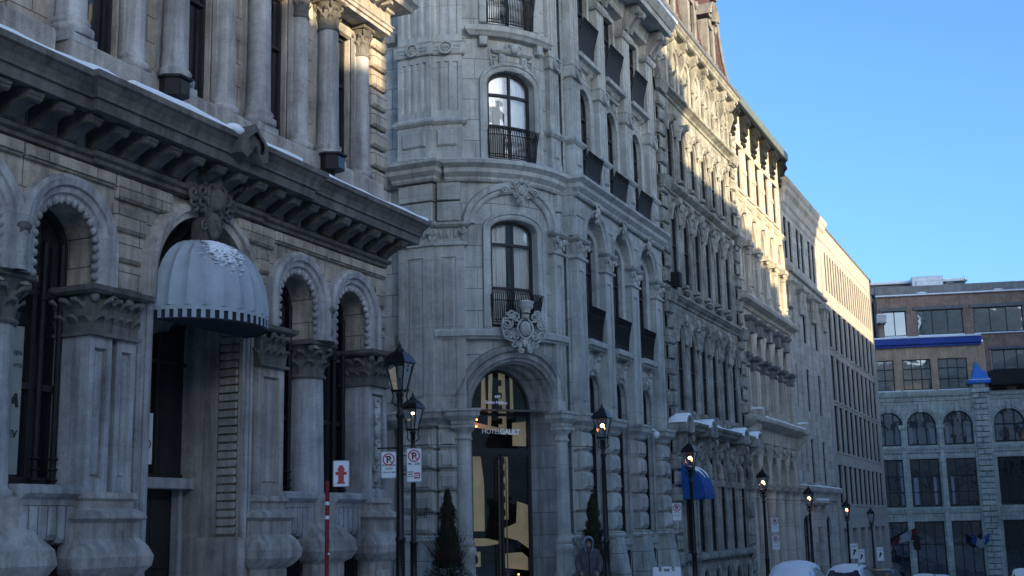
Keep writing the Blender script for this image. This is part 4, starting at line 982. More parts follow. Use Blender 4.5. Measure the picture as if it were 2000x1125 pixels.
def ornate():
    R = thing('ornate_commercial_building', 'tall stained stone building with pointed windows, quoins and a dark slate mansard roof', 'building', (48, 12.7, -1))
    U0, U1 = 42.0, 53.75; NB = 6; W2 = [43.95+1.62*k for k in range(NB)]; W3 = [43.85+1.60*k for k in range(NB)]; W4 = [43.78+1.60*k for k in range(NB)]
    m = MB(F1)
    G = [44.1+1.66*k for k in range(6)]
    m.wall(U0, U1, -2, 5.4, [(c, .52, .9, 4.25, .62, 1.7) for c in G], 0, .12)
    m.wall(U0, U1, 5.4, 10.0, [(c, .42, 6.05, 8.55, .68, 1.6) for c in W2], 0, .12)
    m.wall(U0, U1, 10.0, 14.3, [(c, .40, 10.85, 13.15, .58, 1.6) for c in W3], 0, .12)
    m.wall(U0, U1, 14.3, 18.2, [(c, .38, 14.95, 16.65, .46, 1.8) for c in W4], 0, .12)
    m.wall(U0, U1, 18.2, 21.2, [(c+.2, .30, 18.55, 19.9, 0, 2) for c in W4], 0, .2)
    m.build('wall', M3, R); shell(R, F1, U0, U1, -2, 21.2, M3, 14)
    quoins(R, 42.05, 42.85, -.6, 18.0, .56, .05, M3); quoins(R, 53.0, 53.7, -1.2, 18.2, .56, .05, M3)
    def heads(W, hw, z0, zs, h, e, o, hood, drop, colo=True):
        for i, c in enumerate(W):
            window(R, F1, c, hw, z0, zs, h, -.06, e, 0, (z0+(zs-z0)*.62,), fwid=.05)
            m = MB(F1); m.band(c, hw, zs, h, [(0, -.02), (0, .03), (.07, .04), (.07, .0)], e, leg=zs-z0, n=16)
            m.band(c, hw+.10, zs, h+.10, [(0, .0), (0, .10), (.06, .16), (.14, .14), (.15, 0)], e, n=16)
            m.build('window_surround', M3P, R)
            m = MB(F1); m.uext(c-.09, c+.09, [(.0, zs+h-.05), (.16, zs+h), (.32, zs+h+hood*.6), (.28, zs+h+hood), (0, zs+h+hood)])
            m.ell(c, zs+h+hood*.6, .28, .12, .16, .10); m.build('finial', M3P, R)
        for i in range(len(W)-1):
            c = (W[i]+W[i+1])/2
            m = MB(F1); m.box(c-.17, c+.17, z0-.1, zs-.15, 0, .05, .03); m.box(c-.06, c+.06, z0, zs-.2, .04, .10, .02)
            m.ell(c, zs+.05, .08, .16, .22, .10); m.leaf(c, zs-.3, .04, pi/2, .30, .5, .15); m.ell(c, zs-.45, .08, .08, .16, .06)
            m.box(c-.2, c+.2, z0-.12, z0+.02, 0, .22, .03); m.build('pilaster', M3P, R)
            if drop:
                m = MB(F1); z = zs+h+hood*.5
                for s_ in (-.14, .14): m.tube([(c+s_*2, z+.3, .05), (c+s_*.6, z+.3, .1), (c+s_*.6, z-.1, .08), (c+s_*1.8, z-.1, .05)], .04, 5)
                m.ell(c, z+.1, .05, .09, .26, .09); m.build('strapwork', M3P, R)
    heads(W2, .42, 6.05, 8.55, .68, 1.6, 0, .38, True); heads(W3, .40, 10.85, 13.15, .58, 1.6, 0, .34, True); heads(W4, .38, 14.95, 16.65, .46, 1.8, 0, .3, False)
    heads(G, .52, .9, 4.25, .62, 1.7, 0, .25, False)
    for z, d, boss in ((9.98, .22, W2), (14.22, .24, None), (18.0, .26, None)):
        m = MB(F1); m.prof(42.85, 53.0, [(0, z), (.06, z+.02), (.10, z+.10), (.20, z+.16), (d+.06, z+.24), (d+.06, z+.33), (0, z+.38)]); m.build('string_course', M3, R)
        for a in (42.1, 53.1):
            m = MB(F1); m.prof(a, a+.6, [(0, z-.15), (.24, z-.1), (.3, z+.1), (.36, z+.33), (0, z+.4)], r0=.1, r1=.1); m.build('string_course', M3, R)
        if z < 10:
            for c in W2:
                m = MB(F1); m.ell(c-.8, z+.55, .14, .14, .14, .14); m.box(c-.86, c-.74, z+.3, z+.5, 0, .14, .02); m.build('boss', M1D, R)
    # bracketed attic and eaves
    for i in range(8):
        c = 42.35+1.56*i
        m = MB(F1); m.uext(c-.11, c+.11, [(0, 20.86), (0, 20.42), (.18, 20.40), (.30, 20.48), (.38, 20.64), (.41, 20.86)]); m.tube([(c-.13, 20.66, .33), (c+.13, 20.66, .33)], .10, 10); m.uext(c-.10, c+.10, console(0, 0, 19.2, 20.3, 0, .30)); m.tube([(c-.12, 20.08, .20), (c+.12, 20.08, .20)], .11, 10); m.tube([(c-.12, 19.35, .10), (c+.12, 19.35, .10)], .08, 8)
        for d_ in (-1, 1): m.scroll(c+d_*.30, 19.75, .04, .16, .045, 1.3, pi/2, d_); m.scroll(c+d_*.28, 19.3, .04, .12, .04, 1.3, -pi/2, -d_); m.leaf(c+d_*.3, 20.0, .02, pi/2, .2, .34, .16)
       
        m.uext(c-.1, c+.1, [(0, 18.45), (.14, 18.5), (.2, 18.8), (.16, 19.2), (0, 19.3)]); m.leaf(c, 18.75, .12, pi/2, .24, .5, .22); m.ell(c, 18.55, .14, .1, .16, .1); m.build('console', M3P, R)
        m = MB(F1); m.band(c+.78, .42, 19.9, .35, [(0, 0), (0, .07), (.08, .12), (.12, 0)], 2, leg=1.3, n=14)
        if i < 7: m.build('attic_surround', M3P, R)
    for c in W4: window(R, F1, c+.2, .30, 18.55, 19.9, 0, -.1, 2, 0, (), fwid=.05)
    m = MB(F1); m.prof(U0-.1, 53.85, [(0, 20.45), (.08, 20.5), (.12, 20.84), (.36, 20.86), (.43, 20.90), (.43, 21.02), (.50, 21.10), (.50, 21.17), (0, 21.3)]); e = m.build('eaves', M3, R)
    m = MB(F1); m.prof(U0-.1, 53.9, [(.3, 21.16), (.51, 21.14), (.56, 21.18), (.56, 21.32), (.3, 21.4), (0, 21.42)]); m.build('gutter', LEAD, R)
    # mansard with dormers
    m = MB(F1); Z0, Z1 = 21.3, 26.2
    def ms(t): return (.15-.75*t-.25*sin(pi*t)*(1-t), Z0+(Z1-Z0)*t)
    P = [ms(i/8) for i in range(9)]
    m.prof(42.0, 54.0, P+[(-9, Z1), (-9, Z0)]); m.build('mansard_roof', SLATE, R)
    m = MB(F1); m.prof(41.95, 54.1, [(P[-1][0]-.1, Z1-.05), (P[-1][0]+.25, Z1), (P[-1][0]+.3, Z1+.2), (P[-1][0]-.2, Z1+.3)]); m.tube([(54.05, z, o+.06) for o, z in P], .09, 6); m.build('roof_flashing', LEAD, R)
    FD = Fr(lambda u, z, o: (u, 12.7-o+.28, z+.1))
    for c in (44.6, 47.7, 50.8):
        m = MB(FD); m.box(c-.62, c-.36, 21.35, 23.7, -1.6, .40, .03); m.box(c+.36, c+.62, 21.35, 23.7, -1.6, .40, .03); m.box(c-.62, c+.62, 21.3, 21.6, -1.6, .44, .03)
        m.box(c-.36, c+.36, 23.5, 23.75, -1.6, .36)
        for s_ in (-.5, .5): m.ell(c+s_, 23.5, .45, .12, .2, .1); m.box(c+s_-.1, c+s_+.1, 21.7, 21.9, .4, .48, .02)
        m.band(c, .30, 23.9, .30, [(-.29, .36), (0, .40), (.05, .5), (.30, .62), (.38, .64), (.42, .6), (.42, -1.6)], n=18)
        m.ell(c, 24.0, .42, .13, .13, .08); m.scroll(c-.55, 23.85, .5, .14, .05); m.scroll(c+.55, 23.85, .5, .14, .05, 1.3, pi, -1)
        d = m.build('dormer', M4D, R); window(d, FD, c, .36, 21.6, 23.5, 0, .25, 2, 1, (22.6,), fwid=.06)
    # street-level cornice with curved pediments and snow
    m = MB(F1); CP = [(0, 5.15), (.16, 5.17), (.2, 5.26), (.46, 5.32), (.5, 5.42), (.58, 5.48), (.62, 5.56), (0, 5.66)]
    m.prof(42.95, 53.0, CP, r0=0, r1=0); g = m.build('shop_cornice', M3, R)
    for c in (42.45, 45.7, 50.9, 53.35):
        m = MB(F1); m.band(c, .34, 5.28, .34, [(-.34, .0), (-.34, .60), (0, .60), (.03, .66), (.12, .70), (.14, .66), (.14, 0)], leg=.12, n=14); m.uext(c-.16, c+.16, console(0, 0, 4.2, 5.25, 0, .5)); m.scroll(c, 5.0, .42, .14, .05); m.leaf(c, 4.0, .02, pi/2, .3, .5, .2); m.build('pediment', M3P, g)
        m = MB(F1); rows = []
        for i in range(9):
            t = pi*.12+pi*.76*i/8; x, z = c+.49*cos(t), 5.28+.49*sin(t); rows.append([(x, z-.01, .68), (x+.03*cos(t), z+.06*sin(t), .66), (x+.02*cos(t), z+.07*sin(t), .1), (x, z-.01, 0)])
        m.grid(rows, 0, True); m.build('snow', SNOW, g)
    m = MB(F1); snow_strip(m, 43.0, 53.0, 5.56, .05, .62, .07, seed=11); m.build('snow', SNOW, g)
    for i in range(7):
        c = 43.27+1.66*i
        m = MB(F1); m.leaf(c, 4.2, .06, pi/2, .4, .8, .32); m.ell(c, 4.0, .15, .14, .3, .14); m.ell(c, 4.6, .2, .16, .22, .14); m.box(c-.18, c+.18, .8, 3.4, 0, .07, .04); m.box(c-.08, c+.08, .9, 3.4, .05, .14, .03); m.box(c-.25, c+.25, 3.35, 3.6, 0, .28, .04); m.ell(c, 3.75, .16, .17, .2, .15); m.build('shopfront_pilaster', M3P, R)
    m = MB(F1); m.prof(42.9, 53.0, [(0, .62), (.18, .64), (.24, .72), (.24, .84), (0, .9)]); m.build('sill_course', M3P, R)
    for c in G:
        m = MB(F1); pts = apts(c, .34, -.1, .42, 1.8, 12)
        for (a, pa), (b, pb) in zip(pts, pts[1:]): m.face([(a, -1.6, .012), (b, -1.6, .012), (b, pb, .012), (a, pa, .012)])
        m.build('basement_opening', DRK, R)
        m = MB(F1); m.band(c, .34, -.1, .42, [(0, .0), (0, .1), (.14, .14), (.16, 0)], 1.8, leg=1.2, n=12); m.build('archivolt', M3P, R)
    return R
ornate()

def arcaded():
    R = thing('arcaded_stone_building', 'buff stone building with stacked round arches and a heavy dark bracketed cornice catching the sun', 'building', (59, 12.7, -1.6))
    U0, U1 = 53.78, 64.6; C4 = [54.95+1.93*k for k in range(5)]; P4 = [54.0]+[55.92+1.93*k for k in range(5)]
    m = MB(F1)
    m.wall(U0, U1, -3, 5.55, [(c, .62, -.9, 3.5, .0, 2) for c in C4], -.45, .3)
    m.wall(U0, U1, 3.55, 6.0, [(c, .72, 3.55, 4.15, .95, 1.85) for c in C4], 0, .45)
    m.wall(U0, U1, 6.0, 9.3, [(c, .62, 6.9, 9.3, .0, 2) for c in C4], -.2, .2)
    m.wall(U0, U1, 9.3, 12.1, [(c, .55, 9.3, 9.7, .85, 1.8) for c in C4], 0, .4)
    m.wall(U0, U1, 12.1, 14.8, [(c, .58, 12.55, 14.8, .0, 2) for c in C4], -.28, .3)
    m.wall(U0, U1, 14.8, 16.8, [(c, .60, 14.8, 15.1, .95, 1.85) for c in C4], 0, .5)
    m.wall(U0, U1, 16.8, 21.3, [(c, .46, 17.2, 19.25, 0, 2) for c in C4], 0, .09)
    m.build('wall', M4, R); shell(R, F1, U0, U1, -3, 21.3, M4, 16)
    for c in C4:
        window(R, F1, c, .62, -.9, 3.5, 0, -.6, 2, 1, (2.6,), fwid=.06); window(R, F1, c, .60, 6.9, 9.5, .9, -.3, 1.8, 1, (9.3,), fwid=.06)
        window(R, F1, c, .56, 12.55, 14.9, 1.0, -.4, 1.85, 1, (14.7,), fwid=.06); window(R, F1, c, .46, 17.2, 19.25, 0, -.05, 2, 0, (18.4,), fwid=.05, fm=WOOD)
        m = MB(F1)
        m.band(c, .72, 4.15, .95, [(0, -.2), (0, .05), (.08, .08), (.16, .12), (.2, .0)], 1.85, leg=.5, n=20); m.build('archivolt', M4, R)
        m = MB(F1); m.band(c, .55, 9.7, .85, [(0, -.1), (0, .05), (.1, .09), (.16, .10), (.2, 0)], 1.8, leg=.35, n=20); m.build('archivolt', M4, R)
        m = MB(F1); m.band(c, .60, 15.1, .95, [(0, -.15), (0, .08), (.08, .10), (.12, .2), (.22, .22), (.26, 0)], 1.85, leg=.3, n=20); m.build('archivolt', M4, R)
        m = MB(F1); m.uext(c-.2, c+.2, [(.0, 4.9), (.22, 4.9), (.40, 5.25), (.42, 5.42), (0, 5.42)]); m.scroll(c-.21, 5.2, .2, .14, .05); m.build('keystone', M4, R)
        m = MB(F1); m.box(c-.3, c+.3, 10.4, 10.95, 0, .28, .03); m.prof(c-.38, c+.38, [(0, 10.95), (.30, 10.96), (.38, 11.05), (.40, 11.16), (0, 11.22)], r0=.28, r1=.28, d0=0, d1=0); m.build('keystone', M4D, R)
        m = MB(F1); m.box(c-.11, c+.11, 16.0, 16.5, 0, .30, .04); m.build('keystone', M4, R)
        m = MB(F1); a = .46; m.box(c-a-.18, c-a, 17.1, 19.3, 0, .05, .02); m.box(c+a, c+a+.18, 17.1, 19.3, 0, .05, .02); m.box(c-a-.2, c+a+.2, 19.25, 19.45, 0, .12, .02); m.box(c-a-.22, c+a+.22, 17.0, 17.14, 0, .12, .02)
        for s_ in (-1, 1): m.box(c+s_*.74-.14, c+s_*.74+.14, 18.1, 18.35, 0, .12, .02); m.box(c+s_*.74-.12, c+s_*.74+.12, 17.1, 19.3, 0, .07, .02)
        m.build('window_surround', M4, R)
    for c in P4:
        for (z0, z1, z2, ro, of, mm) in ((-1.0, 2.95, 3.55, .36, -.12, M4), ):
            m = MB(F1); m.lathe(c, of, [(z0, .42), (z0+.1, .46), (z0+.2, .44), (z0+.25, .37), (z0+.4, ro), (z1, ro*.9)], 18); m.box(c-.5, c+.5, -3, z0, -.45, .36, .03); cc = m.build('column', M4, R)
            m = MB(F1); m.lathe(c, of, [(z1, .33), (z1+.05, .38), (z1+.1, .34), (z1+.35, .36), (z1+.45, .44)], 16); m.box(c-.5, c+.5, z1+.42, z2, -.45, .38, .04); m.prof(c-.5, c+.5, [(-.3, z2-.08), (.40, z2-.06), (.44, z2+.02), (-.3, z2+.04)], r0=.36, r1=.36, d0=-.3, d1=-.3); m.build('capital', M4, cc)
        m = MB(F1); m.box(c-.28, c+.28, 6.75, 7.05, -.2, .26, .03); m.box(c-.22, c+.22, 7.05, 8.75, -.2, .16, .03); m.box(c-.09, c+.09, 7.1, 8.7, .1, .24, .03); cc = m.build('pilaster', M4, R)
        m = MB(F1); m.ell(c, 8.85, .12, .26, .12, .18); m.leaf(c-.1, 8.75, .1, pi/2, .2, .45, .2); m.leaf(c+.12, 8.75, .1, pi/2, .2, .45, .2); m.box(c-.26, c+.26, 8.75, 9.2, -.2, .14, .03); m.prof(c-.28, c+.28, [(-.2, 9.16), (.22, 9.18), (.32, 9.28), (.34, 9.38), (-.2, 9.42)], r0=.16, r1=.16, d0=-.2, d1=-.2); m.build('capital', M4D, cc)
        m = MB(F1); m.box(c-.33, c+.33, 12.15, 12.5, -.28, .20, .03); m.box(c-.27, c+.27, 12.5, 12.7, -.28, .14, .04); m.box(c-.22, c+.22, 12.7, 14.25, -.28, .06, .02); m.lathe(c, .02, [(12.7, .18), (12.76, .2), (12.85, .15), (14.2, .14)], 12); m.box(c-.37, c-.25, 12.5, 14.3, -.28, -.1, .03); m.box(c+.25, c+.37, 12.5, 14.3, -.28, -.1, .03); cc = m.build('pilaster', M4, R)
        m = MB(F1); m.box(c-.26, c+.26, 14.22, 14.32, -.28, .14, .02); m.uext(c-.24, c+.24, [(-.28, 14.3), (.10, 14.3), (.24, 14.62), (-.28, 14.62)]); m.box(c-.36, c+.36, 14.6, 14.86, -.28, .28, .04); m.ell(c-.25, 14.5, .12, .1, .1, .1); m.ell(c+.25, 14.5, .12, .1, .1, .1); m.build('capital', M4, cc)
    m = MB(F1); m.prof(U0+.1, U1, [(0, 5.5), (.1, 5.52), (.14, 6.15), (.3, 6.2), (.5, 6.3), (.62, 6.36), (.66, 6.46), (.66, 6.54), (0, 6.64)], r0=0, r1=0); cr = m.build('shop_cornice', M4, R)
    for a in (53.85, 64.0):
        m = MB(F1); m.box(a, a+.6, 6.3, 6.85, 0, .72, .04); m.uext(a+.1, a+.5, console(0, 0, 5.3, 6.3, 0, .55)); m.build('corner_block', M4, cr); m = MB(F1); m.box(a, a+.6, 6.85, 6.93, 0.02, .70, .03); m.build('snow', SNOW, cr)
    m = MB(F1); snow_strip(m, 54.5, 64.0, 6.56, .02, .66, .06, seed=13); m.build('snow', SNOW, cr)
    m = MB(F1); m.prof(U0+.05, U1, [(0, 11.5), (.08, 11.52), (.14, 11.66), (.42, 11.8), (.46, 11.92), (.46, 12.02), (0, 12.16)], r0=0, r1=0); m.build('string_course', M4, R); m = MB(F1); snow_strip(m, U0, U1, 12.03, .02, .47, .02, seed=14); m.build('snow', SNOW, R)
    m = MB(F1); m.prof(U0, U1, [(0, 16.6), (.06, 16.62), (.16, 16.75), (.18, 16.82), (0, 16.86)]); m.build('string_course', M4, R)
    for i in range(6):
        c = 53.95+2.1*i
        for d in (-.2, .2):
            u = c+d; m = MB(F1); m.uext(u-.12, u+.12, console(0, 0, 19.75, 21.0, 0, .38)); m.tube([(u-.15, 20.72, .27), (u+.15, 20.72, .27)], .16, 10); m.tube([(u-.14, 19.9, .08), (u+.14, 19.9, .08)], .12, 10); m.ell(u, 20.25, .20, .08, .2, .10); m.ell(u, 19.62, .08, .09, .12, .09); m.build('bracket', MBK, R)
    m = MB(F1); m.prof(U0, U1-.1, [(0, 20.92), (.34, 20.98), (.36, 21.0), (.36, 21.08), (.40, 21.10), (.42, 21.14)], r1=0)
    for k in range(46): u = U0+.1+.235*k; m.box(u-.05, u+.05, 20.99, 21.08, .36, .40)
    m.build('cornice_soffit', MBK, R)
    m = MB(F1); m.prof(U0, U1-.1, [(.40, 21.12), (.44, 21.15), (.46, 21.22), (.46, 21.52), (.42, 21.60), (0, 21.75), (-3, 22.2)], r1=0); m.build('cornice_fascia', GRN, R)
    quoins(R, 53.82, 54.28, 12.2, 19.2, .56, .0, M4); quoins(R, 64.15, 64.55, -2, 3.6, .5, -.05, M4)
    return R
arcaded()

def plain_stone():
    R = thing('pale_stone_building', 'pale smooth stone building with paired narrow top windows and a snow-edged porch ledge', 'building', (70, 12.7, -2.2))
    U0, U1 = 64.6, 75.6; C = [66.0, 69.5, 73.0]
    m = MB(F1)
    m.wall(U0, U1, -4, 3.0, [(66.15, .95, -3, 1.7, .55, 2), (69.3, .75, -3, 1.6, 0, 2), (72.55, .8, -3, 1.7, .5, 2)], 0, .22)
    m.wall(U0, U1, 3.0, 7.3, [(c-.1, .42, 3.95, 6.4, 0, 2) for c in C], -.05, .12)
    m.wall(U0, U1, 7.3, 10.9, [(c-.1, .42, 7.9, 10.27, 0, 2) for c in C], -.05, .12)
    m.wall(U0, U1, 10.9, 15.0, [(c-.1, .50, 11.7, 14.3, 0, 2) for c in C], -.05, .12)
    m.wall(U0, U1, 15.0, 19.0, [(c+d, .42, 15.85, 18.15, 0, 2) for c in (65.9, 69.3, 72.7) for d in (-.62, .62)], 0, .10)
    m.build('wall', M5, R); shell(R, F1, U0, U1, -4, 20.15, M5, 14)
    for c in C:
        for a, b, hw in ((3.95, 6.4, .42), (7.9, 10.27, .42), (11.7, 14.3, .5)): window(R, F1, c-.1, hw, a, b, 0, -.14, 2, 0, ((a+b)/2+.4,), fwid=.05)
        m = MB(F1); m.box(c-.60, c+.4, 3.85, 3.97, -.1, .08, .02); m.build('sill', M5, R)
    for c in (65.9, 69.3, 72.7):
        for d in (-.62, .62): window(R, F1, c+d, .42, 15.85, 18.15, 0, -.07, 2, 0, (17.4,), fwid=.05)
    for c in (64.9, 67.75, 71.2, 74.9):
        m = MB(F1); m.box(c-.42, c+.42, 3.95, 13.0, -.1, .07, .02); m.box(c-.42, c+.42, 13.0, 14.3, -.1, .07); p = m.build('pilaster', M5, R)
        m = MB(F1); m.box(c-.40, c+.40, 13.1, 14.3, .1, .24, .02); m.prof(c-.46, c+.46, [(0, 14.25), (.24, 14.27), (.30, 14.36), (.42, 14.45), (.42, 14.72), (0, 14.76)], r0=.16, r1=.16, d0=0, d1=0); m.uext(c-.2, c+.2, console(0, 0, 13.2, 14.25, .16, .22)); m.build('capital', M5, p)
    m = MB(F1); m.prof(U0, U1, [(0, 14.8), (.1, 14.85), (.14, 15.0), (.30, 15.08), (.30, 15.3), (0, 15.38)]); m.build('string_course', M5, R)
    m = MB(F1); m.prof(U0+.1, U1, [(0, 18.4), (.06, 18.5), (.10, 18.8), (.16, 18.88), (.18, 19.0), (.20, 19.3), (.26, 19.38), (.36, 19.5), (.37, 19.75), (.44, 19.85), (.49, 20.0), (.49, 20.1), (-.3, 20.2)], r0=0, r1=0); c_ = m.build('cornice', M5, R)
    m = MB(F1); snow_strip(m, U0, U1, 20.12, .0, .48, .03, seed=21); m.build('snow', SNOW, c_)
    m = MB(F1); m.prof(U0, U1, [(0, 3.0), (.12, 3.05), (.16, 3.4), (.34, 3.5), (.38, 3.62), (.38, 3.74), (0, 3.8)]); g = m.build('porch_cornice', M5, R)
    m = MB(F1); snow_strip(m, U0, U1, 3.74, .0, .38, .06, seed=22); m.build('snow', SNOW, g)
    m = MB(F1); m.prof(68.2, 71.0, [(0, 2.75), (.3, 2.78), (.4, 2.9), (.4, 3.0), (0, 3.05)], r0=0, r1=0); m.uext(68.4, 68.6, console(0, 0, 2.1, 2.75, 0, .3)); m.uext(70.6, 70.8, console(0, 0, 2.1, 2.75, 0, .3)); m.box(68.3, 68.52, -3, 2.2, 0, .12, .02); m.box(70.1, 70.35, -3, 2.2, 0, .12, .02); m.build('door_canopy', M5, R)
    m = MB(F1); m.box(68.3, 70.9, 3.0, 3.12, .04, .38, .04); m.build('snow', SNOW, R)
    window(R, F1, 66.15, .95, -3, 1.7, .55, -.15, 2, 1, (1.2,)); window(R, F1, 72.55, .8, -3, 1.7, .5, -.15, 2, 1, (1.2,))
    m = MB(F1); m.box(68.55, 70.05, -3, 1.6, -.3, -.15); m.build('door', WOOD, R)
plain_stone()

def modern():
    R = thing('concrete_office_building', 'modern pale office building with rows of narrow slot windows, its top floor sunlit', 'building', (86, 12.7, -3))
    U0, U1 = 75.6, 97.75
    rows = [(2.9, 5.28), (6.06, 8.9), (9.2, 12.0), (12.5, 15.15)]; n = 10; pitch = (96.6-76.75)/n
    m = MB(F1); opl = []
    cs = [76.75+pitch*(k+.5) for k in range(n)]
    m.box(U0, 76.1, -4, 20.2, -.5, .06)
    bounds = [2.2, 5.68, 9.05, 12.25, 15.6]
    for (a, b), z0, z1 in zip(rows, bounds, bounds[1:]): m.wall(U0, U1, z0, z1, [(c, .70, a, b, 0, 2) for c in cs], 0, .13)
    ct = [76.9+pitch*.5*(k+.5) for k in range(20)]
    m.wall(U0, U1, 15.6, 20.2, [(c, .28, 16.05, 18.55, 0, 2) for c in ct], 0, .07)
    m.build('wall', M6, R); shell(R, F1, U0, U1, -5, 20.2, M6, 20)
    for (a, b) in rows:
        for c in cs:
            window(R, F1, c, .70, a, b, 0, -.10, 2, 0, (), fwid=.04)
    for (a, b) in rows:
        for c in cs[:]:
            m = MB(F1); m.box(c-.74, c+.74, a-.13, a, -.1, .06, .02); m.build('sill', M6, R)
    for c in ct: window(R, F1, c, .28, 16.05, 18.55, 0, -.045, 2, 0, (), fwid=.03, dep=.03)
    m = MB(F1); m.box(U0, U1, 20.15, 20.32, -1, .06, .02); m.box(U0, U1, 19.05, 19.08, -.1, .012); m.build('coping', LEAD, R)
    m = MB(F1); m.wall(U0, U1, -5, 2.2, [(78.6+3.25*k, 1.05, -5, 1.42, 0, 2) for k in range(6)], 0, .6); m.box(U0, U1, 2.18, 2.26, -.1, .02); m.build('colonnade', M6, R)
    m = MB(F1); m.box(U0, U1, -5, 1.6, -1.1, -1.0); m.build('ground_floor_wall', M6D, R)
modern()

def grey_block():
    R = thing('grey_block_building', 'plain grey building rising just beyond the far corner of the pale office building', 'building', (113, 14, -4))
    f = Fr(lambda u, z, o: (u, 14.3-o, z)); m = MB(f)
    m.wall(109.5, 118.5, -5, 22.3, [(112.2, .5, 18.5, 21.0, 0, 2), (114.6, .5, 18.5, 21.0, 0, 2)], 0, .2)
    m.face([(109.5, -5, 0), (109.5, 22.3, 0), (109.5, 22.3, -6), (109.5, -5, -6)]); m.face([(118.5, -5, 0), (118.5, 22.3, 0), (118.5, 22.3, -6), (118.5, -5, -6)]); m.face([(109.5, 22.3, 0), (118.5, 22.3, 0), (118.5, 22.3, -6), (109.5, 22.3, -6)])
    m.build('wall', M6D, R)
    for c in (112.2, 114.6): window(R, f, c, .5, 18.5, 21.0, 0, -.12, 2, 0, (20.0,))
    m = MB(f); m.box(109.4, 118.6, 22.2, 22.5, -6, .08, .02); m.build('parapet', M6, R)
    a = thing('air_conditioner', 'white box air conditioner bracketed at the left edge of the upper brown brick storey', 'air conditioner', FB(-.5, 18.2, 0))
    m = MB(FB); m.box(-.85, -.05, 18.25, 19.0, -.45, .05, .05, back=True); m.build('housing', WHT, a)
    m = MB(FB)
    for k in range(6): m.box(-.78, -.12, 18.33+.1*k, 18.37+.1*k, .05, .06)
    m.build('grille', GREYT, a)
    m = MB(FB); m.box(-.72, -.64, 18.12, 18.25, -.6, 0, back=True); m.build('bracket', BLKM, a)
grey_block()

